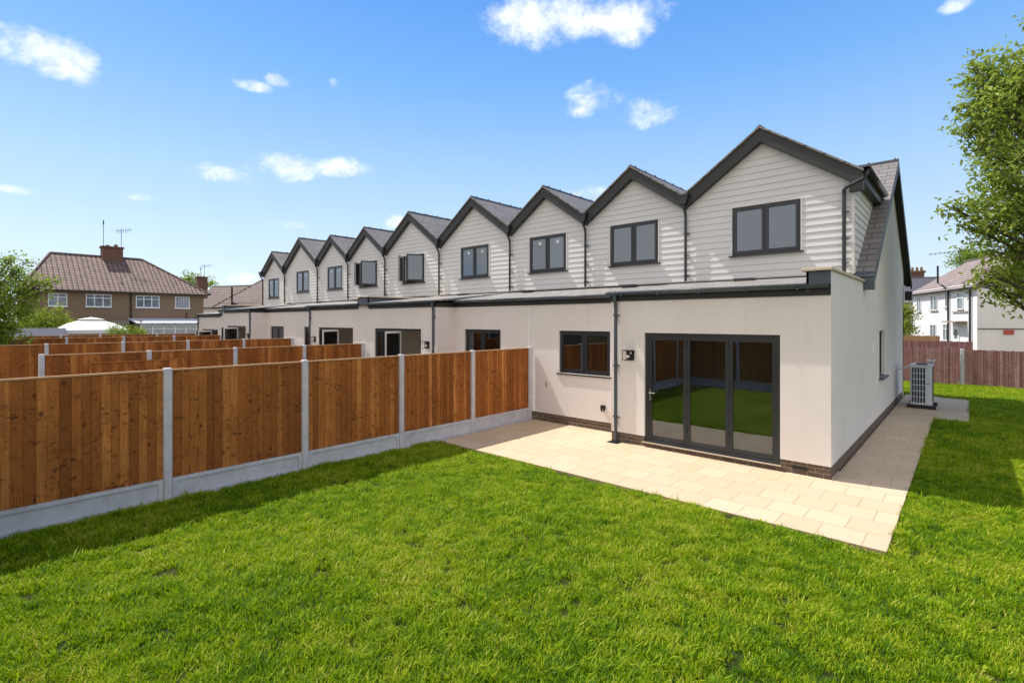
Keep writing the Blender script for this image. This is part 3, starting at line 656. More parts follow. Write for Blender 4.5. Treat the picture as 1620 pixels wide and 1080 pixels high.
    m = MB(W); m.prism([(yr-.11, zrg-.06), (yr, zrg+.035), (yr+.11, zrg-.06), (yr, zrg-.02)], 'x', rx0, rx1)
    for k in range(int((rx1-rx0)/.6)): m.box(rx1-.1-k*.6, rx1-.07-k*.6, yr-.012, yr+.012, zrg+.02, zrg+.065)
    m.build('ridge_tile', 'barge_grey', rf, org)
    m = MB(W); m.box(rx0, wx1, 20.9, 21.1, .0, 3.6); m.build('rear_wall', 'render', root, org)
    return root, org

G = lambda g0, g1, a, z, wc: (g0, g1, a, z, wc)
h1, o1 = terraced_house(1, (0, 1), -8.36, -1.585, [G(-5.28, -1.75, -3.51, 6.93, -3.44), G(-8.30, -5.28, -6.79, 6.71, -6.78)], 0, False, (),
    'nearest white house of the terrace, with closed bifold doors and a bare gable end wall', (-8.36, -1.585), end_right=True)
terraced_house(2, (-16.72, -1), -8.36, -1.64, [G(-11.3, -8.30, -9.82, 6.71, -9.77), G(-14.97, -11.3, -13.1, 6.93, -13.08)], 0, True, (),
    'second white terraced house, just past the nearest timber fence, its bifold door open', (-15.08, -8.36))
terraced_house(3, (-13.44, 1), -8.36, -1.64, [G(-18.6, -14.97, -16.8, 6.93, -16.68), G(-21.65, -18.6, -20.12, 6.72, -20.02)], 0, True, (0, 1),
    'middle white terraced house with both upstairs windows standing open', (-21.8, -15.08))
terraced_house(4, (-30.16, -1), -8.36, -1.64, [G(-24.65, -21.65, -23.17, 6.71, -23.0), G(-28.5, -24.65, -26.55, 6.96, -26.43)], 0, True, (),
    'fourth white terraced house from the patio, between the middle house and the lower end house', (-28.52, -21.8))
terraced_house(5, (-26.88, 1), -5.55, -1.64, [G(-31.5, -28.5, -29.98, 6.74, -30.1)], -.2, True, (),
    'farthest and lowest white terraced house, a single small gable at the row end', (-32.43, -28.52), recess=False, end_left=True)

# gable end wall of the nearest house with its window, eaves and verge
XE = -1.585; m = MB(); wy0, wy1, wz0, wz1 = 15.0, 16.05, 1.12, 2.26
for a, b, z0, z1 in ((Y1+.3, wy0, .205, 2.926), (wy1, 21.1, .205, 2.926), (wy0, wy1, .205, wz0), (wy0, wy1, wz1, 2.926)): m.box(XE-.3, XE, a, b, z0, z1)
yr = 12.55 + (6.95-3.5)/SL
m.prism([(YG, 2.926), (21.1, 2.926), (21.1, 3.6), (21.1, 6.82-SL*(21.1-yr)), (yr, 6.82), (YG+.0, 3.30)], 'x', XE-.3, XE)
m.build('gable_wall', 'render', h1, o1)
m = MB()
m.box(XE-.13, XE-.07, wy0, wy1, wz1-.05, wz1); m.box(XE-.13, XE-.07, wy0, wy1, wz0, wz0+.05); m.box(XE-.13, XE-.07, wy0, wy0+.05, wz0+.05, wz1-.05); m.box(XE-.13, XE-.07, wy1-.05, wy1, wz0+.05, wz1-.05); m.box(XE-.13, XE-.07, (wy0+wy1)/2-.03, (wy0+wy1)/2+.03, wz0+.05, wz1-.05)
wn_ = m.build('window', 'anthracite', h1, o1); wn_['label'] = 'narrow looking window in the side wall'
m = MB(); m.box(XE-.11, XE-.095, wy0+.05, (wy0+wy1)/2-.03, wz0+.05, wz1-.05); m.box(XE-.11, XE-.095, (wy0+wy1)/2+.03, wy1-.05, wz0+.05, wz1-.05); m.build('pane', 'glass', wn_, o1)
m = MB(); m.prism([(XE-.07, wz0+.012), (XE+.09, wz0-.012), (XE+.09, wz0-.045), (XE-.07, wz0-.03)], 'y', wy0-.06, wy1+.06); m.build('sill', 'anthracite', wn_, o1)
m = MB(); m.box(XE+.001, XE+.02, 13.80, 13.95, 1.78, 2.0); m.build('wall_vent', 'white_pvc', h1, o1)
m = MB(); qx, qz = -7.78, .92
m.add([(qx+math.cos(6.283*q/12)*.03*(1+.5*math.sin(q*5.1)), Y2-.002, qz+math.sin(6.283*q/12)*.075*(1+.3*math.cos(q*3.7))) for q in range(12)], [tuple(range(12))]); m.build('wall_stain', 'stain', h1, o1)
# verge: soffit and barge on both slopes, box at the foot of the front slope, gutter end
m = MB(); zc = lambda y: 6.95-.15 - SL*abs(y-yr)
for ya, yb in ((12.5, yr), (yr, 21.9)):
    m.prism([(ya, zc(ya)+.005), (yb, zc(yb)+.005), (yb, zc(yb)-.035), (ya, zc(ya)-.035)], 'x', XE+.002, -1.445)
    m.prism([(ya, zc(ya)+.11), (yb, zc(yb)+.11), (yb, zc(yb)-.12), (ya, zc(ya)-.12)], 'x', -1.445, -1.405)
m.box(XE+.003, -1.40, 21.6, 21.95, 3.2, 3.5)
m.build('verge_board', 'barge_grey', h1, o1)
m = MB(); m.box(XE+.004, -1.40, 12.44, 12.60, 3.13, 3.40); m.build('verge_box', 'lead', h1, o1)
m = MB(); m.prism([(12.38, 3.40), (12.38, 3.42), (12.66, 3.56), (12.66, 3.50)], 'x', -1.95, -1.40); m.build('eaves_flashing', 'lead', h1, o1)
# clad cheek of the first gable and the eaves gutter above it
XC = -1.75; m = MB(); z = 3.50
while z < 5.40:
    z1 = z+.152; ya = 12.55 + (z-3.5)/SL + .15; yb = ya + .152/SL
    m.add([(XC+.024, YG-.01, z), (XC+.024, ya, z), (XC+.008, yb, z1), (XC+.008, YG-.01, z1), (XC, YG-.01, z), (XC, ya, z), (XC, yb, z1), (XC, YG-.01, z1)], [(0,1,2,3), (4,5,1,0), (4,0,3,7)]); z = z1
m.build('cheek_cladding', 'cladding', h1, o1)
m = MB(); ex = -1.57; ez = 6.93 - SL*(-1.57+3.51)
half_gutter(m, (ex+.065, YG-.2, ez+.02), (ex+.065, 15.35, ez+.02)); m.build('gutter', 'anthracite', h1, o1, True)
m = MB(); m.box(ex-.16, ex, YG-.01, 15.2, ez-.22, ez-.20); m.box(ex-.02, ex, YG-.16, 15.2, ez-.20, ez-.03); m.build('soffit', 'barge_grey', h1, o1)
m = MB(); X = -1.90
m.tube([(ex+.065, YG-.12, ez-.03), (ex+.065, YG-.13, ez-.12), (ex+.02, YG-.17, ez-.20), (X+.06, YG-.17, ez-.32), (X, YG-.12, ez-.37), (X, YG-.10, ez-.45), (X, YG-.10, 3.47)], .036, 10)
for z in (4.75, 4.2, 3.7): m.tube([(X, YG-.10, z-.025), (X, YG-.10, z+.025)], .043, 10); m.box(X-.015, X+.09, YG-.095, YG-.03, z-.008, z+.008)
m.build('downpipe', 'anthracite', h1, o1)

# ------------------------------------------------------------------ fences
def panel_mb(w_, z0, z1, seed, x=0.0, boards=None, face=1):
    """feather edged boards along y from 0 to w_, facing +x"""
    rs = random.Random(seed); m = MB(); y = 0; m.cur = .5
    m.box(x-.02, x-.006, 0, w_, z0, z1-.004)
    while y < w_-.005:
        bw = min(rs.uniform(.085, .118), w_-y); a = y; b = min(y+bw+.008, w_); m.cur = min(1, max(0, rs.gauss(.47, .31))); t0 = .004; t1 = .014 + rs.uniform(-.002, .003); dzz = rs.uniform(-.003, .003)
        m.prism([(x-.006, a), (x+t1, a), (x+t0, b), (x-.006, b)][::-1], 'z', z0+.002, z1-.006+dzz); y += bw
    return m
def cap_mb(w_, z1):
    m = MB(); m.box(-.027, .022, 0, w_, z1, z1+.022); return m
def gravel_mb(w_, z0, z1):
    m = MB(); m.box(-.03, .004, 0, w_, z0, z1); b = .055
    m.box(.004, .026, 0, w_, z1-.05, z1); m.box(.004, .026, 0, w_, z0, z0+.16); m.box(.004, .026, 0, b, z0+.16, z1-.05); m.box(.004, .026, w_-b, w_, z0+.16, z1-.05); return m
PH = 1.83
def fence(label, X, ys, dz, group='timber fences between the back gardens', near=False, ends=None):
    root = thing('garden_fence', label, 'fence', (X, (ys[0]+ys[-1])/2, dz), group); oy = root.location.y
    for i, (a, b) in enumerate(zip(ys, ys[1:])):
        a2, b2 = a+.055, b-.055; w_ = b2-a2; sd = int(X*10)*7+i if near else (i % 4)
        key = (sd, round(w_, 2)); 
        if key not in PC:
            g0 = gravel_mb(w_, -.12, .305); p0 = panel_mb(w_, .307, 1.80, sd); c0 = cap_mb(w_, 1.80)
            PC[key] = [g0.build('gravel_board', 'concrete'), p0.build('fence_panel', 'fence_wood'), c0.build('capping', 'fence_cap')]; src = True
            objs = PC[key]
        else:
            objs = [o.copy() for o in PC[key]]
            for o in objs: sc.collection.objects.link(o)
        for o in objs[:2]: o.parent = root; o.location = (0, a2-oy, 0)
        objs[2].parent = objs[1]; objs[2].location = (0, 0, 0)
    for y in ys:
        if 'post' not in PC:
            m = MB(); m.cbox(-.05, .05, -.05, .05, -.15, PH+.01, .012); PC['post'] = m.build('post', 'concrete_post'); o = PC['post']
        else: o = PC['post'].copy(); sc.collection.objects.link(o)
        o.parent = root; o.location = (0, y-oy, 0)
    return root
PC = {}
fence('nearest brown timber fence with concrete posts, in full view beside the lawn', XF-.03, [-1.9, .03, 1.96, 3.91, 5.85, 7.77, 9.76], 0, near=True)
fence('second timber fence, seen over the nearest one, with a loose panel leaning on it', -15.0, [1.23, 3.18, 5.15, 7.10, 9.10], -.07)
fence('third timber fence, running up to the middle house of the terrace', -21.75, [-2.0, -.05, 1.90, 3.86, 5.82, 7.79, 9.76], -.06)
fence('fourth timber fence, running up between the fourth and the farthest house', -28.5, [-.78, 1.17, 3.12, 5.08, 7.04, 9.10], -.04)
fence('farthest timber fence, the boundary at the left end of the terrace', -32.5, [-2.1, -.15, 1.78, 3.35, 4.84, 7.24, 9.10], -.02)
m = panel_mb(1.95, 0, .62, 77); m.box(.014, .03, 0, 1.95, .60, .625); m.box(.014, .03, 0, .035, 0, .60)
o = m.build('loose_panel', 'fence_wood'); o.location = (-14.86, 2.02, .92); o.rotation_euler = (R_(0), R_(-2), 0)
m = MB(); 
tag(o, 'loose low fence panel propped up against the second timber fence', 'fence panel')
# boundary behind the camera, seen in the glass of the doors
root = thing('garden_fence', 'timber fence across the bottom of the lawn, reflected in the bifold doors', 'fence', (-1.5, -.75, 0), 'timber fences between the back gardens')
for i in range(7):
    x0 = XF + .0 + i*1.95; sd = 100+i % 3
    for mk, nm, mt in ((gravel_mb(1.84, -.12, .305), 'gravel_board', 'concrete'), (panel_mb(1.84, .307, 1.80, sd), 'fence_panel', 'fence_wood')):
        o = mk.build(nm, mt, root); o.rotation_euler = (0, 0, R_(90)); o.location = (x0+.055+1.84+1.5, 0, 0)
    o = PC['post'].copy(); sc.collection.objects.link(o); o.parent = root; o.location = (x0+1.5, 0, 0)
# reddish fence at the far end of the side lawn
def red_fence(label, p0, p1, h, seed, mat='fence_red', post=True, step=.075, cat='fence', z0=-.05, grp=None):
    p0, p1 = Vector((*p0, 0)), Vector((*p1, 0)); ln = (p1-p0).length; ang = math.atan2((p1-p0).y, (p1-p0).x)
    root = thing('board_fence', label, cat, p0, grp); root.rotation_euler = (0, 0, ang); rs = random.Random(seed); m = MB(); x = 0
    m.box(0, ln, .0, .02, z0, h-.02)
    while x < ln:
        m.cur = min(1, max(0, rs.gauss(.5, .28))); bw = step*rs.uniform(.85, 1.15); t = rs.uniform(.006, .018); m.box(x+.006, x+bw-.004, -t, 0, z0, h+rs.uniform(-.012, .012)); x += bw
    m.build('board_panel', mat, root)
    m = MB(); m.box(0, ln, .02, .06, .3, .38); m.box(0, ln, .02, .06, h-.35, h-.27); m.build('rail', mat, root)
    if post:
        k = 0
        while k*2.4 <= ln+.1: m = MB(); m.cbox(k*2.4-.06, k*2.4+.06, -.05, .07, -.1, h+.03, .01); m.build('post', 'concrete_post' if k == 0 else mat, root); k += 1
    return root
red_fence('reddish brown board fence right of its concrete post, across the end of the side lawn', (-.16, 26.6), (16, 27.6), 1.37, 3, grp='red board fences')
red_fence('reddish brown board fence left of the concrete post, behind the heat pump', (-12, 26.5), (-.30, 26.5), 1.42, 4, grp='red board fences', post=False)
red_fence('second weathered board fence, just showing over the red fence behind the heat pump', (-10, 28.2), (.1, 29.0), 1.62, 5, post=False)
red_fence('short pale new timber fence in front of the white house', (-9, 33.5), (-1.1, 33.5), 1.75, 6, 'fence_pale', post=False)

# ------------------------------------------------------------------ heat pump
hp = thing('heat_pump', 'pale grey heat pump with a barred grille, standing on black feet beside the gable wall', 'heat pump', (-.98, 18.9, 0)); ho = (-.98, 18.9, 0)
x0, x1, y0, y1, z0, z1 = -1.235, -.745, 18.45, 19.35, .11, 1.22
m = MB(); m.cbox(x0, x1, y0, y1, z0, z1, .015); m.box(x0-.012, x1+.012, y0-.012, y1+.012, z1, z1+.018); m.build('casing', 'unit_grey', hp, ho)
m = MB(); m.box(x0+.03, x0+.35, y0-.004, y0-.001, z0+.05, z1-.05); m.box(x1+.001, x1+.004, y0+.06, y1-.06, z0+.05, z1-.05); m.build('coil_panel', 'unit_dark', hp, ho)
m = MB()
for k in range(6): x = x0+.03+k*.064; m.box(x-.007, x+.007, y0-.022, y0-.008, z0+.04, z1-.04)
for k in range(7): z = z0+.05+k*.169; m.box(x0+.023, x0+.358, y0-.018, y0-.005, z-.007, z+.007)
m.build('grille', 'unit_grey', hp, ho)
m = MB(); 
for k in range(4): m.box(x0+.375+k*.02, x0+.388+k*.02, y0-.004, y0-.0005, z0+.60, z0+.622)
m.build('name_mark', 'black_plastic', hp, ho)
for yy in (y0-.02, y1-.1): m = MB(); m.cbox(x0-.07, x1+.09, yy, yy+.1, .0, .11, .012); m.build('foot', 'black_plastic', hp, ho)
m = MB(); m.tube([(-1.58, 18.9, 1.05), (-1.4, 18.75, 1.10), (-1.26, 18.6, 1.2), (-1.1, 18.62, 1.28)], .025, 8); m.build('pipe', 'white_pvc', hp, ho)
m = MB(); m.box(-1.1, -.86, 18.6, 18.85, z1+.018, z1+.05); m.build('cover_pack', 'unit_dark', hp, ho)
m = MB(); m.tube([(-.82, 19.2, 1.22), (-.80, 19.2, 1.34), (-.74, 19.2, 1.38)], .03, 8); m.box(-.9, -.7, 19.1, 19.3, 1.30, 1.36); m.build('valve', 'steel', hp, ho)

# ------------------------------------------------------------------ neighbours' houses
def frame_window(root, org, c, a, n, w_, h, cols, rowz, inset=.04, mat='white_pvc', glass='glass_far', sill=True, leaded=False):
    """white framed window on a wall: centre c, a = unit vector along the wall, n = outward normal"""
    c, a, n = Vector(c), Vector(a), Vector(n); Z = Vector((0, 0, 1)); m = MB(); F = .06
    def bar(s0, s1, z0, z1, d=.04): m.obox(c + a*(s0+s1)/2 + Z*(z0+z1)/2 + n*.02, a*abs(s1-s0)/2, n*d, Z*(z1-z0)/2)
    bar(-w_/2, w_/2, h/2-F, h/2); bar(-w_/2, w_/2, -h/2, -h/2+F); bar(-w_/2, -w_/2+F, -h/2+F, h/2-F); bar(w_/2-F, w_/2, -h/2+F, h/2-F)
    for k in range(1, cols): x = -w_/2 + w_*k/cols; bar(x-F*.6, x+F*.6, -h/2+F, h/2-F, .035)
    if rowz is not None: bar(-w_/2+F, w_/2-F, h/2-rowz-F*.5, h/2-rowz+F*.5, .03)
    if leaded:
        for k in range(1, 9): x = -w_/2+w_*k/9; bar(x-.012, x+.012, -h/2+F, h/2-F, .012)
        for k in range(1, 4): zz = -h/2+h*k/4; bar(-w_/2+F, w_/2-F, zz-.012, zz+.012, .013)
    o = m.build('window', mat, root, org)
    m = MB(); m.obox(c + n*.012, a*(w_/2-F/2), n*.004, Z*(h/2-F/2)); m.build('pane', glass, o, org)
    if sill: m = MB(); m.obox(c + n*.06 - Z*(h/2+.03), a*(w_/2+.06), n*.06, Z*.028); m.build('sill', mat if mat == 'white_pvc' and sill is True else 'stone_sill', o, org)
    return o
plain('dark_room', (.03, .035, .04), .9, .1)
# brick and pebbledash semi at the left
sx = -54.0; sy0, sy1 = 3.6, 15.75; ez = 5.15; org = (sx-4, 9.7, 0)
sh = thing('semi_detached_house', 'brown pebbledashed semi with a hipped pantile roof, one central chimney and two aerials', 'house', org)
m = MB(); m.box(sx-8.5, sx, sy0, sy1, 0, ez); m.build('wall', 'pebbledash', sh, org)
ov = .45; e0, e1, x0, x1 = sy0-ov, sy1+ov, sx-8.5-ov, sx+ov; xr = sx-4.25; r0, r1 = sy0+1.7, sy1-4.0; rz = 8.35
m = MB(); zb = ez-.12
m.add([(x1,e0,zb),(x1,e1,zb),(x0,e1,zb),(x0,e0,zb),(xr,r0,rz),(xr,r1,rz)], [(0,1,5,4),(1,2,5),(2,3,4,5),(3,0,4),(3,2,1,0)])
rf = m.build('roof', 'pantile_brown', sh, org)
m = MB()
for p, q in (((xr,r0,rz),(xr,r1,rz)), ((x1,e1,zb),(xr,r1,rz)), ((x1,e0,zb),(xr,r0,rz)), ((x0,e1,zb),(xr,r1,rz))): m.tube([p, q], .11, 6)
m.build('ridge_tile', 'pantile_dark', rf, org)
m = MB(); m.box(x1-.02, x1+.08, e0, e1, zb-.12, zb-.02); m.build('gutter', 'black_plastic', sh, org)
cy = 9.5; m = MB(); m.box(xr-.5, xr+.5, cy-.75, cy+.75, rz-.6, rz+.8); m.box(xr-.58, xr+.58, cy-.83, cy+.83, rz+.8, rz+.95)
ch = m.build('chimney', 'chimney_brick', rf, org)
m = MB(); m.tube([(xr, cy+.3, rz+.95), (xr, cy+.3, rz+1.2)], [.16, .13], 10); m.tube([(xr, cy-.3, rz+.95), (xr, cy-.3, rz+1.1)], [.16, .13], 10); m.build('chimney_pot', 'chimney_brick', rf, org)
def aerial(root, org, p, h, kind):
    m = MB(); p = Vector(p); m.tube([p, p+Vector((0, 0, h))], .022, 6)
    if kind:
        t = p+Vector((0, 0, h-.1)); m.tube([t+Vector((0, -.4, -.15)), t+Vector((0, .8, .1))], .02, 6)
        for k in range(7): q = t+Vector((0, -.35+.17*k, -.14+.03*k)); m.tube([q-Vector((.15, 0, .22)), q+Vector((.15, 0, .22))], .01, 4)
    else:
        t = p+Vector((0, 0, h)); m.tube([t-Vector((0, 0, .3)), t+Vector((0, 0, .1))], .05, 6)
    m.build('aerial', 'unit_dark', root, org)
aerial(sh, org, (xr, cy-.6, rz+.3), 2.9, 0); aerial(sh, org, (xr, cy+.7, rz+.3), 2.4, 1)
for (yy, w_, cols, lead) in ((5.37, 1.15, 2, 0), (7.94, 1.68, 3, 0), (11.34, 1.74, 3, 0), (14.0, 1.18, 1, 1)):
    frame_window(sh, org, (sx, yy*1.0+ .0, 4.22), (0,1,0), (1,0,0), w_, 1.06, cols, .32 if not lead else None, leaded=bool(lead))
m = MB(); m.tube([(sx+.08, 10.1, zb-.1), (sx+.08, 10.1, 0)], .06, 8); m.tube([(sx+.1, 14.3, 0), (sx+.1, 14.3, 3.3)], .04, 6); m.tube([(sx+.1, 15.0, 0), (sx+.1, 15.0, 2.9)], .04, 6); m.build('downpipe', 'black_plastic', sh, org)
# conservatory
m = MB(); cx1 = sx+3.2; m.prism([(sx, 2.75), (cx1+.25, 2.35), (cx1+.25, 2.28), (sx, 2.66)], 'y', 9.9, 16.2); cons = m.build('conservatory', 'unit_grey', sh, org)
m = MB(); m.box(cx1-.1, cx1, 10.2, 15.9, 0, .9)
for k in range(8): y = 10.2+k*.81; m.box(cx1-.1, cx1, y-.05, y+.05, .9, 2.3)
m.box(cx1-.1, cx1, 10.2, 15.9, 2.2, 2.3); m.box(cx1-.09, cx1-.01, 10.2, 15.9, 1.8, 1.87); m.build('frame', 'white_pvc', cons, org)
m = MB(); m.box(cx1-.06, cx1-.04, 10.2, 15.9, .9, 2.2); m.build('pane', 'glass_clear', cons, org)
m = MB(); m.box(sx, cx1-.1, 10.2, 10.3, 0, 2.6); m.box(sx, sx+1.2, 8.6, 9.8, 0, 2.55); m.build('porch', 'grey_render', sh, org)

# generic house in a turned frame
def block(label, name, C, a, L_, D_, ez, rz, wallm, roofm, hip0=0, hip1=0, ov=.35, cat='house'):
    """C corner, a unit vector along the front, D_ deep to the left of a"""
    C = Vector((*C, 0)); a = Vector((*a, 0)).normalized(); b = Vector((-a.y, a.x, 0)) * (1 if D_ > 0 else -1); D_ = abs(D_)
    root = thing(name, label, cat, C); org = tuple(C); P = lambda s, t, z: tuple(C + a*s + b*t + Vector((0, 0, z)))
    m = MB(); m.hexa([P(0,0,0),P(L_,0,0),P(L_,D_,0),P(0,D_,0),P(0,0,ez),P(L_,0,ez),P(L_,D_,ez),P(0,D_,ez)])
    if not hip0: m.add([P(0,0,ez),P(0,D_,ez),P(0,D_/2,rz-.1)], [(0,1,2)])
    if not hip1: m.add([P(L_,0,ez),P(L_,D_,ez),P(L_,D_/2,rz-.1)], [(0,1,2)])
    m.build('wall', wallm, root, org)
    z = ez-.05-ov*(rz-ez)/(D_/2); m = MB(); v = .12
    s0 = 0 if not hip0 else hip0; s1 = L_ if not hip1 else L_-hip1; o0 = ov if hip0 else v; o1 = ov if hip1 else v
    E = [P(-o0,-ov,z),P(L_+o1,-ov,z),P(L_+o1,D_+ov,z),P(-o0,D_+ov,z)]; Rg = [P(s0-(0 if hip0 else v),D_/2,rz),P(s1+(0 if hip1 else v),D_/2,rz)]
    m.add(E+Rg, [(0,1,5,4),(1,2,5),(2,3,4,5),(3,0,4)])
    if not hip0 or not hip1:
        pass
    rf = m.build('roof', roofm, root, org)
    m = MB(); m.tube([Rg[0], Rg[1]], .1, 6)
    if hip0: m.tube([E[0], Rg[0]], .09, 6); m.tube([E[3], Rg[0]], .09, 6)
    if hip1: m.tube([E[1], Rg[1]], .09, 6); m.tube([E[2], Rg[1]], .09, 6)
    m.build('ridge_tile', roofm, rf, org)
    m = MB(); g = [Vector(E[0])+Vector((0,0,-.06)), Vector(E[1])+Vector((0,0,-.06))]; m.tube(g, .06, 8); m.build('gutter', 'black_plastic', root, org)
    return root, org, P, a, b, rf
# white rendered house on the right
C = (.5, 49.1); aa = Vector((-4.3, 11.0, 0)).normalized(); bb = Vector((aa.y, -aa.x, 0))
wh, org, P, a, b, rf = block('white rendered house beyond the red fence, its side wall half hidden by the overhanging tree', 'rendered_house', C, (-4.3, 11.0), 11.8, -8.2, 5.25, 7.9, 'white_paint_wall', 'tile_red')
nn = -b
for s_, z, w_, h, cols, rz_ in ((2.45, 4.05, 1.0, 1.35, 1, .45), (7.1, 4.05, 1.45, 1.3, 2, None), (10.3, 4.0, .95, 1.35, 2, None), (4.75, 4.2, .55, 1.2, 1, None), (7.3, 1.7, 1.2, 1.05, 2, None), (4.9, 1.6, 1.0, 1.35, 2, .4)):
    o = frame_window(wh, org, Vector(P(s_, 0, z)), a, nn, w_, h, cols, rz_, sill=2)
m = MB(); c = Vector(P(3.1, 0, 1.05)); m.obox(c+nn*.02, a*.5, nn*.04, Vector((0, 0, 1.05))); d = m.build('door', 'white_pvc', wh, org)
m = MB(); m.obox(c+nn*.065+Vector((0, 0, .45)), a*.28, nn*.006, Vector((0, 0, .35))); m.build('pane', 'glass_far', d, org)
for s_, top in ((4.25, 6.2), (.75, 5.0)):
    m = MB(); p = Vector(P(s_, 0, 0))+nn*.12; m.tube([p, p+Vector((0, 0, top-1.2 if top > 6 else top-.2))], .07, 8)
    if top > 6: q = p+Vector((0, 0, top-1.2)); m.tube([q, q+a*.35+nn*.25+Vector((0, 0, .35)), q+a*.9+nn*.35+Vector((0, 0, .6)), q+a*.9+nn*.35+Vector((0, 0, 2.0))], .07, 8)
    m.build('downpipe', 'black_plastic', wh, org)
m = MB(); m.obox(Vector(P(2.6, 0, 2.45))+nn*.35, a*1.2, nn*.35, Vector((0, 0, .06))); m.obox(Vector(P(2.5, 0, 3.2))+nn*.05, a*1.2, nn*.04, Vector((0, 0, .05))); m.build('canopy', 'stone_sill', wh, org)
sa = Vector(P(0, 0, 0)); m = MB(); m.tube([Vector(P(0, 0, 1.95))-a*.04, Vector(P(0, 8.2, 1.95))-a*.04], .03, 6); m.build('pipe', 'black_plastic', wh, org)
m = MB(); m.obox(Vector(P(0, 1.75, 1.72))-a*.03, b*.28, a*.03, Vector((0, 0, .16))); m.build('wall_plate', 'red_plate', wh, org)
m = MB(); q = Vector(P(11.0, 3.2, 7.6)); m.tube([q, q+Vector((0, 0, 1.3))], .03, 6); m.tube([q+Vector((-2.2, -.2, 1.05)), q+Vector((.9, .1, 1.25))], .025, 6)
for k in range(9): r = q+Vector((-2.0+.32*k, -.18+.03*k, 1.06+.02*k)); m.tube([r-Vector((0, 0, .14)), r+Vector((0, 0, .14))], .012, 4)
m.build('aerial', 'unit_dark', wh, org)
# grey roofed house further back
gh, org, P, a, b, rf = block('distant house with a plain dark roof and brick chimney, seen left of the white house', 'rendered_house', (-12.5, 82), (11, 5.5), 15, 9, 5.2, 8.6, 'white_paint_wall', 'felt', hip0=2.5)
m = MB(); cc = at(1447, 440, 72); m.box(cc.x-1.05, cc.x+1.05, cc.y-.6, cc.y+.6, 5.6, 9.4); m.box(cc.x-1.2, cc.x+1.2, cc.y-.7, cc.y+.7, 9.4, 9.65); m.build('chimney', 'chimney_brick', gh, org)
m = MB()
for k in range(4): m.tube([(cc.x-.75+.5*k, cc.y, 9.6), (cc.x-.75+.5*k, cc.y, 10.2)], [.17, .13], 8)
m.build('chimney_pot', 'chimney_brick', gh, org)
# houses between the semi and the terrace
p = at(345, 480, 52); q = at(440, 480, 46)
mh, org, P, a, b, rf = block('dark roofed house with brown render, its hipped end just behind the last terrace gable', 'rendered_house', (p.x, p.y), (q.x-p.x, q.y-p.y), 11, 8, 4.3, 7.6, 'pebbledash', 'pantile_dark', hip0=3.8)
m = MB(); c = at(367, 470, 50.3); m.tube([(c.x, c.y, 4.0), (c.x, c.y, 5.9)], .09, 8); c2 = at(372, 470, 50.0); m.tube([(c.x, c.y, 4.4), (c2.x, c2.y, 4.2), (c2.x, c2.y, 3.2)], .08, 8); m.build('soil_pipe', 'black_plastic', mh, org)
p = at(300, 480, 66); q = at(420, 480, 62)
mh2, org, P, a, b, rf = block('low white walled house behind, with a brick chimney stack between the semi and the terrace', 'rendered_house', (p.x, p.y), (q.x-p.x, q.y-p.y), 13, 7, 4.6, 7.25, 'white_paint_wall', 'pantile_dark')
m = MB(); c = at(319, 460, 63.5); m.box(c.x-.45, c.x+.45, c.y-.55, c.y+.55, 5.4, 7.95); m.box(c.x-.52, c.x+.52, c.y-.62, c.y+.62, 7.95, 8.1); m.build('chimney', 'chimney_brick', mh2, org)
aerial(mh2, org, (c.x-.3, c.y, 7.9), 1.3, 0); aerial(mh2, org, (c.x+.4, c.y+.2, 7.9), 1.7, 1)

# houses behind the photographer, caught in the upstairs panes
block('brown roofed row of houses behind the photographer, seen reflected in the upstairs windows', 'rendered_house', (-27, -20), (-1, 0), 46, 9, 5.0, 8.2, 'pebbledash', 'pantile_brown')

# ------------------------------------------------------------------ garden odds and ends beyond the fences
c0 = at(92, 528, 31); c1 = at(196, 528, 31); ctr = (c0+c1)/2; ctr.z = 0
gz = thing('gazebo', 'white canvas gazebo with a peaked roof, beyond the timber fences', 'gazebo', ctr); org = tuple(ctr)
m = MB(); hw = 1.9; e = [(ctr.x-hw, ctr.y-hw*.8, 1.98), (ctr.x+hw, ctr.y-hw*.8, 1.98), (ctr.x+hw, ctr.y+hw*.8, 1.98), (ctr.x-hw, ctr.y+hw*.8, 1.98)]
t_ = [(ctr.x-.5, ctr.y-.45, 2.55), (ctr.x+.5, ctr.y-.45, 2.55), (ctr.x+.5, ctr.y+.45, 2.55), (ctr.x-.5, ctr.y+.45, 2.55)]
mid = [((p[0]+q[0])/2, (p[1]+q[1])/2, 2.35) for p, q in zip(e, t_)]
u_ = [(ctr.x-.65, ctr.y-.6, 2.60), (ctr.x+.65, ctr.y-.6, 2.60), (ctr.x+.65, ctr.y+.6, 2.60), (ctr.x-.65, ctr.y+.6, 2.60)]; apx = [(ctr.x-.15, ctr.y, 2.74), (ctr.x+.15, ctr.y, 2.74)]
m.add(e+mid+t_, [(i, (i+1)%4, 4+(i+1)%4, 4+i) for i in range(4)]+[(4+i, 4+(i+1)%4, 8+(i+1)%4, 8+i) for i in range(4)])
m.add(u_+apx, [(0,1,5,4), (1,2,5), (2,3,4,5), (3,0,4)]); lo = [(x, y, 1.76) for x, y, z in e]; m.add(e+lo, [(i, 4+i, 4+(i+1)%4, (i+1)%4) for i in range(4)])
m.build('canopy', 'canvas_white', gz, org)
for x, y, z in e: m = MB(); m.box(x-.03 if x > ctr.x else x, x if x > ctr.x else x+.03, y-.03 if y > ctr.y else y, y if y > ctr.y else y+.03, -.09, 1.95); m.build('leg', 'steel', gz, org)
c = at(45, 530, 27); org = (c.x, c.y, 0); sd_ = thing('garden_shed', 'low garden shed with a dark felt roof, at the far left behind the fences', 'shed', org)
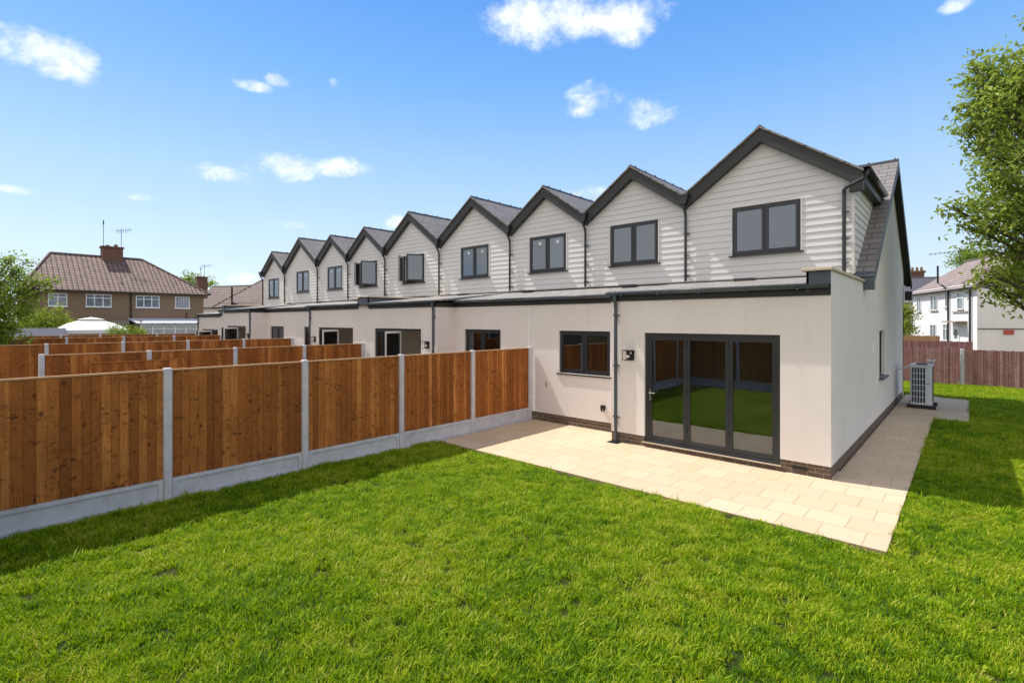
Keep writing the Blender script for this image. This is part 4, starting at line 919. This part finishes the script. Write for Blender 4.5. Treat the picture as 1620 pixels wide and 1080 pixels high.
m = MB(); m.box(c.x-1.3, c.x+1.3, c.y-1.6, c.y+1.3, -.09, 1.6); m.build('wall', 'fence_wood', sd_, org)
m = MB(); m.prism([(c.x-1.5, 1.58), (c.x, 2.12), (c.x+1.5, 1.58), (c.x+1.5, 1.52), (c.x, 2.05), (c.x-1.5, 1.52)], 'y', c.y-1.8, c.y+1.5); m.build('roof', 'felt', sd_, org)
c = at(303, 524, 46); m = MB()
for k in range(6): m.obox((c.x, c.y, .3+k*.33), Vector(RT+(0,))*.62, Vector(FW+(0,))*.012, Vector((0, 0, .03)))
for k in range(5): m.obox(Vector((c.x, c.y, 1.05))+Vector(RT+(0,))*(-.6+.3*k), Vector(RT+(0,))*.03, Vector(FW+(0,))*.018, Vector((0, 0, 1.14)))
tag(m.build('trellis', 'fence_pale'), 'square timber trellis standing at the left end of the terrace', 'trellis')

# ------------------------------------------------------------------ trees
def leaves_mesh(name, clusters, size, seed, parent, org, mat):
    """clusters: (centre, radius vector, count). Leaves in small sprays, each a folded pair of faces."""
    rs = np.random.RandomState(seed); Ps, Fs, Rn = [], [], []; base = 0
    for (c, rad, cnt) in clusters:
        ntw = max(3, cnt//11)
        for t in range(ntw):
            d = rs.normal(size=3); d /= np.linalg.norm(d); rr = rs.uniform(.15, 1.0)**.5
            tip = np.array(c) + d*rr*np.array(rad); out = d*.75 + rs.normal(size=3)*.35 + np.array([0, 0, -.12]); out /= np.linalg.norm(out); tr = rs.uniform(0, 1)
            for k in range(11):
                p = tip + out*(k-5)*size*.42 + rs.normal(size=3)*size*.42
                a = out*.4 + rs.normal(size=3)*.75 + np.array([0, 0, -.2]); a /= np.linalg.norm(a); n = rs.normal(size=3)*.65 + np.array([0, 0, 1.0]); b = np.cross(n, a); b /= (np.linalg.norm(b)+1e-9); n = np.cross(a, b)
                L_ = size*rs.uniform(.65, 1.25); Wd = L_*rs.uniform(.42, .6)/2
                q = [p, p+a*L_*.45+b*Wd+n*L_*.08, p+a*L_, p+a*L_*.45-b*Wd+n*L_*.08, p+a*L_*.5-n*L_*.02]
                Ps += q; Fs += [(base, base+1, base+2, base+4), (base, base+4, base+2, base+3)]; base += 5
                v = min(1, max(0, tr*.55+rs.uniform(0, .45))); Rn += [v, v]
    me = bpy.data.meshes.new(name); me.from_pydata([(x-org[0], y-org[1], z-org[2]) for x, y, z in Ps], [], Fs); me.materials.append(MATS[mat])
    at_ = me.attributes.new('rnd', 'FLOAT', 'FACE'); at_.data.foreach_set('value', Rn)
    o = bpy.data.objects.new(name, me); sc.collection.objects.link(o); o.parent = parent; return o
def tree(name, label, cat, base, top, clusters, size, seed, mat='leaf_mid', tr=.16, group=None, limbs=True):
    org = tuple(base); root = thing(name, label, cat, base, group); rs = random.Random(seed); m = MB(); base = Vector(base); top = Vector(top)
    tp = [base + (top-base)*(k/6) + Vector((rs.uniform(-1, 1), rs.uniform(-1, 1), 0))*tr*.5*(k > 0) for k in range(7)]
    m.tube(tp, [tr*(1.15-.13*k) for k in range(7)], 9)
    for (c, rad, cnt) in clusters:
        c = Vector(c); k = min(5, max(1, int(6*(c.z-base.z)/max(.1, (top.z-base.z))*.6))); s0 = tp[k]; md = s0.lerp(c, .5) + Vector((rs.uniform(-1, 1), rs.uniform(-1, 1), .6))*.12*(c-s0).length
        w_ = min(tr*.28, .008+.009*(c-s0).length); m.tube([s0, s0.lerp(md, .6), md, md.lerp(c, .6), c], [w_, w_*.8, w_*.6, w_*.4, w_*.2], 6)
        for j in range(7):
            e = c + Vector((rs.gauss(0, 1), rs.gauss(0, 1), rs.gauss(0, 1))).normalized()*min(rad)*.95; s1 = md.lerp(c, rs.uniform(.4, 1)); m.tube([s1, s1.lerp(e, .5)+Vector((0, 0, .03)), e], [w_*.25, w_*.17, w_*.08], 4)
    m.build('trunk', 'bark', root, org, True)
    leaves_mesh('crown', clusters, size, seed, root, org, mat); return root
# overhanging tree on the right: crown comes into the picture from the right, trunk stands beyond the edge
DT = 11.5; cl = []
def blob(u, v, r, dn=0, cnt=None, dep=DT, dens=1.0, sq=1.0, leaf=.1):
    p = at(u, v, dep+dn); R0 = r*(dep+dn)/CF; cl.append((tuple(p), (R0, R0, R0*sq), int(min(6000, dens*2.6*3.14*R0*R0/(.2*leaf*leaf)))))
for u, v, r, dn in [(1600,120,45,0),(1560,118,28,.2),(1538,108,14,0),(1640,95,40,.5),(1575,165,40,-.3),(1538,170,22,.1),(1530,205,20,.1),(1618,200,60,.5),(1565,215,38,0),(1585,255,35,-.4),(1640,270,55,.4),(1600,305,34,0),
                    (1575,330,28,-.2),(1540,325,18,.1),(1510,332,14,0),(1497,325,8,0),(1530,355,18,-.1),(1560,368,24,0),(1605,360,36,.2),(1640,340,50,0),(1600,395,22,0),(1565,395,14,0),
                    (1590,435,24,.1),(1560,440,15,-.1),(1548,447,8,0),(1575,458,15,0),(1590,474,9,0),(1615,445,28,.2),(1640,420,40,.3),(1552,428,10,0),(1620,470,16,0),(1600,180,40,.6),(1605,240,42,.7),(1570,285,26,.4),(1610,330,36,.5),(1595,150,36,.7),(1625,400,30,.5),(1620,135,40,0),(1545,140,18,0),(1640,40,16,0),
                    (1700,150,80,0),(1760,250,110,.8),(1700,380,80,.6),(1800,120,100,.2),(1860,300,110,-.5),(1780,420,80,-.6),(1900,180,90,.5),(1720,480,50,.5)]: blob(u, v, r, dn, dens=.7 if u < 1660 else .3, leaf=.13)
tb = at(1800, 700, DT); tb.z = -.05; tt = at(1790, 190, DT)
tree('overhanging_tree', 'leafy tree hanging into the right edge of the view, over the side lawn', 'tree', tb, tt, cl, .135, 11, 'leaf_right', .2)
# tree at the left
cl = []; DL = 19.0
for u, v, r, dn in [(0,440,24,0),(26,432,15,.2),(25,462,26,0),(-25,475,36,.4),(52,446,11,0),(44,414,7,0),(68,449,9,0),(88,444,6,0),(12,498,28,0),(40,488,15,-.2),(-10,530,26,0),(10,520,18,.2),(8,412,11,.1),(58,470,9,0),(74,462,4,0),(20,408,6,0),
                    (12,552,9,0),(4,574,8,0),(36,541,6,.1),(2,590,6,0),(46,535,4,0),(-70,470,45,0),(-90,520,50,.5),(-5,550,12,.2)]: blob(u, v, r, dn, dep=DL, dens=.9, leaf=.12)
tb = at(-70, 700, DL); tb.z = -.09; tt = at(-50, 440, DL)
tree('garden_tree', 'leafy garden tree at the left edge, in front of the brown semi', 'tree', tb, tt, cl, .12, 5, 'leaf_mid', .14)
cl = []
for u, v, r, dn in [(60,512,22,0),(88,505,20,.3),(40,510,18,.2),(105,515,12,0),(75,522,20,-.2),(100,525,12,0),(25,518,14,0)]: blob(u, v, r, dn, dep=34, dens=1, leaf=.15)
b0 = at(70, 700, 34); b0.z = -.09; b1 = at(70, 515, 34)
tree('yellow_shrub', 'bright yellow green shrub beside the white gazebo', 'shrub', b0, b1, cl, .15, 6, 'leaf_lime', .06)
cl = []
for u, v, r, dn in [(180,524,10,0),(195,526,10,0),(210,525,9,0),(222,528,8,0)]: blob(u, v, r, dn, dep=28, dens=1, leaf=.1)
b0 = at(198, 700, 28); b0.z = -.09; tree('garden_shrub', 'small green shrub in front of the conservatory, right of the gazebo', 'shrub', b0, at(198, 524, 28), cl, .1, 8, 'leaf_mid', .05)
cl = []
for u, v, r, dn in [(1436,500,14,0),(1428,515,16,0),(1440,520,10,0),(1430,488,12,0)]: blob(u, v, r, dn, dep=38, dens=1, leaf=.16)
b0 = at(1430, 700, 38); b0.z = -.09; tree('garden_shrub', 'tall green bush between the gable wall and the white house', 'shrub', b0, at(1430, 500, 38), cl, .16, 9, 'leaf_lime', .07)
cl = []
for u, v, r, dn in [(1540,408,22,0),(1515,413,12,0),(1560,415,18,0),(1525,402,8,0),(1580,418,16,0)]: blob(u, v, r, dn, dep=75, dens=1, leaf=.35)
b0 = at(1545, 700, 75); b0.z = -.09; tree('distant_tree', 'dark round tree rising behind the white house roof', 'tree', b0, at(1545, 415, 75), cl, .35, 10, 'leaf_mid', .25)
cl = []
for u, v, r, dn in [(300,444,12,0),(285,446,10,0),(335,448,8,0),(312,450,12,0)]: blob(u, v, r, dn, dep=95, dens=1, leaf=.4)
b0 = at(300, 700, 95); b0.z = -.09; tree('distant_tree', 'small distant tree top behind the roof of the brown semi', 'tree', b0, at(300, 446, 95), cl, .4, 12, 'leaf_mid', .25)

# ------------------------------------------------------------------ grass
def tuft(seed, n=30, rad=.055, hmin=.016, hmax=.044, broad=False):
    rs = random.Random(seed); m = MB()
    for _ in range(n):
        r = rad*math.sqrt(rs.random()); t = rs.uniform(0, 6.283); p = Vector((r*math.cos(t), r*math.sin(t), 0)); h = rs.uniform(hmin, hmax); w_ = rs.uniform(.0022, .0042) * (2.4 if broad else 1)
        d = Vector((math.cos(t2 := rs.uniform(0, 6.283)), math.sin(t2), 0)); sd = Vector((-d.y, d.x, 0)); ln = rs.uniform(.15, 1.1)*h; m.cur = rs.random()
        a, b_, c_ = p, p + Vector((0, 0, h*.62)) + d*ln*.32, p + Vector((0, 0, h)) + d*ln
        m.add([tuple(a-sd*w_), tuple(a+sd*w_), tuple(b_+sd*w_*.85), tuple(b_-sd*w_*.85), tuple(c_)], [(0,1,2,3), (3,2,4)])
    o = m.build('tuft', 'grass'); sc.collection.objects.unlink(o); return o
tcol = bpy.data.collections.new('tuft_sources')
for k in range(7): tcol.objects.link(tuft(k))
tcol.objects.link(tuft(20, 16, .06, .012, .03, True)); tcol.objects.link(tuft(22, 8, .05, .045, .08)); tcol.objects.link(tuft(21, 34, .05, .03, .07))
rs = np.random.RandomState(3)
def inside(x, y):
    ok = (x > XF+.05) & (y > -.6) & (y < 26.4)
    ok &= ~((y > 6.70) & (x < -.63)) | (y > 21.75)
    ok &= ~((x < .05) & (y > 16.78) & (y < 21.52))
    return ok & ~((x < -1.6) & (y > 21.0) & (y < 22))
pts = []
def scatter(x0, x1, y0, y1, dens, s0):
    n = int((x1-x0)*(y1-y0)*dens); x = rs.uniform(x0, x1, n); y = rs.uniform(y0, y1, n); k = inside(x, y); x, y = x[k], y[k]
    s = rs.uniform(.75, 1.25, len(x))*s0; pts.append(np.stack([x, y, s, rs.uniform(0, 6.283, len(x))], 1))
scatter(XF, 0, -.6, 6.8, 560, 1.02); scatter(0, 3.2, -.6, 8, 520, 1.02); scatter(-1, 3.2, 6.7, 12, 420, 1.0); scatter(-1, 3.6, 12, 27, 260, 1.25); scatter(-3.5, -1, 21.6, 27, 200, 1.25); scatter(3.2, 9, -.6, 27, 60, 1.5)
# denser, longer fringe against gravel boards and slabs
n = 900; x = np.full(n, XF) + rs.uniform(.05, .14, n); y = rs.uniform(-.5, 6.7, n); pts.append(np.stack([x, y, rs.uniform(.9, 1.7, n), rs.uniform(0, 6.28, n)], 1))
A = np.concatenate(pts)
for k in range(70):       # small bare scrapes in the turf
    bx_, by_, br_ = rs.uniform(XF+.5, 2.5), rs.uniform(.3, 8), rs.uniform(.03, .075); A = A[np.hypot(A[:,0]-bx_, (A[:,1]-by_)*1.4) > br_]
def vnoise(x, y, f, seed):
    g = np.random.RandomState(seed).rand(400, 400); u = (x+12)*f; v = (y+4)*f; i = u.astype(int) % 399; j = v.astype(int) % 399; a = u-np.floor(u); b = v-np.floor(v); a = a*a*(3-2*a); b = b*b*(3-2*b)
    return g[i,j]*(1-a)*(1-b)+g[i+1,j]*a*(1-b)+g[i,j+1]*(1-a)*b+g[i+1,j+1]*a*b
c1 = vnoise(A[:,0], A[:,1], 7.0, 1); c2 = vnoise(A[:,0], A[:,1], 1.6, 2); c3 = vnoise(A[:,0], A[:,1], 13.0, 4)
keep = (c1*.55 + c3*.45) > .23 + .06*rs.rand(len(A)); A = A[keep]; c1 = c1[keep]; c2 = c2[keep]; c3 = c3[keep]
A[:,2] *= .52 + .62*c1 + .3*c2 + .22*c3
me = bpy.data.meshes.new('grass'); zz = -.035 + .012*np.sin(A[:,0]*1.7+.4*A[:,1])*np.cos(A[:,1]*1.3-.3*A[:,0])
me.from_pydata([(float(a), float(b), float(z)) for a, b, z in zip(A[:,0], A[:,1], zz)], [], [])
aa_ = me.attributes.new('rot', 'FLOAT_VECTOR', 'POINT'); rot = np.zeros((len(A), 3)); rot[:,2] = A[:,3]; rot[:,0] = rs.normal(0, .1, len(A)); aa_.data.foreach_set('vector', rot.ravel())
ab_ = me.attributes.new('scl', 'FLOAT', 'POINT'); ab_.data.foreach_set('value', A[:,2])
go = bpy.data.objects.new('grass', me); sc.collection.objects.link(go); tag(go, 'bright green lawn grass around the patio', 'grass', kind='stuff')
ng = bpy.data.node_groups.new('scatter_grass', 'GeometryNodeTree'); ng.interface.new_socket('Geometry', in_out='INPUT', socket_type='NodeSocketGeometry'); ng.interface.new_socket('Geometry', in_out='OUTPUT', socket_type='NodeSocketGeometry')
gi = ng.nodes.new('NodeGroupInput'); gq = ng.nodes.new('NodeGroupOutput'); ip = ng.nodes.new('GeometryNodeInstanceOnPoints'); ci = ng.nodes.new('GeometryNodeCollectionInfo')
ci.inputs['Collection'].default_value = tcol; ci.inputs['Separate Children'].default_value = True; ci.inputs['Reset Children'].default_value = True
ar = ng.nodes.new('GeometryNodeInputNamedAttribute'); ar.data_type = 'FLOAT_VECTOR'; ar.inputs[0].default_value = 'rot'
as_ = ng.nodes.new('GeometryNodeInputNamedAttribute'); as_.data_type = 'FLOAT'; as_.inputs[0].default_value = 'scl'
ng.links.new(gi.outputs[0], ip.inputs['Points']); ng.links.new(ci.outputs[0], ip.inputs['Instance']); ip.inputs['Pick Instance'].default_value = True
ng.links.new(ar.outputs['Attribute'], ip.inputs['Rotation']); ng.links.new(as_.outputs['Attribute'], ip.inputs['Scale']); ng.links.new(ip.outputs[0], gq.inputs[0])
md = go.modifiers.new('scatter', 'NODES'); md.node_group = ng

lp_ = MB(); lx_, ly_ = -2.03, 2.52
lp_.add([(lx_-.045, ly_, .035), (lx_-.01, ly_-.028, .05), (lx_+.045, ly_-.005, .04), (lx_+.005, ly_+.03, .052), (lx_, ly_, .036), (lx_-.07, ly_+.01, .03)], [(0,1,4), (1,2,4), (2,3,4), (3,0,4), (5,0,4)])
tag(lp_.build('fallen_leaf', 'dead_leaf'), 'curled brown dead leaf lying on the lawn near the bottom of the view', 'leaf')
sc.cycles.max_bounces = 8; sc.cycles.transparent_max_bounces = 16; sc.cycles.use_denoising = True
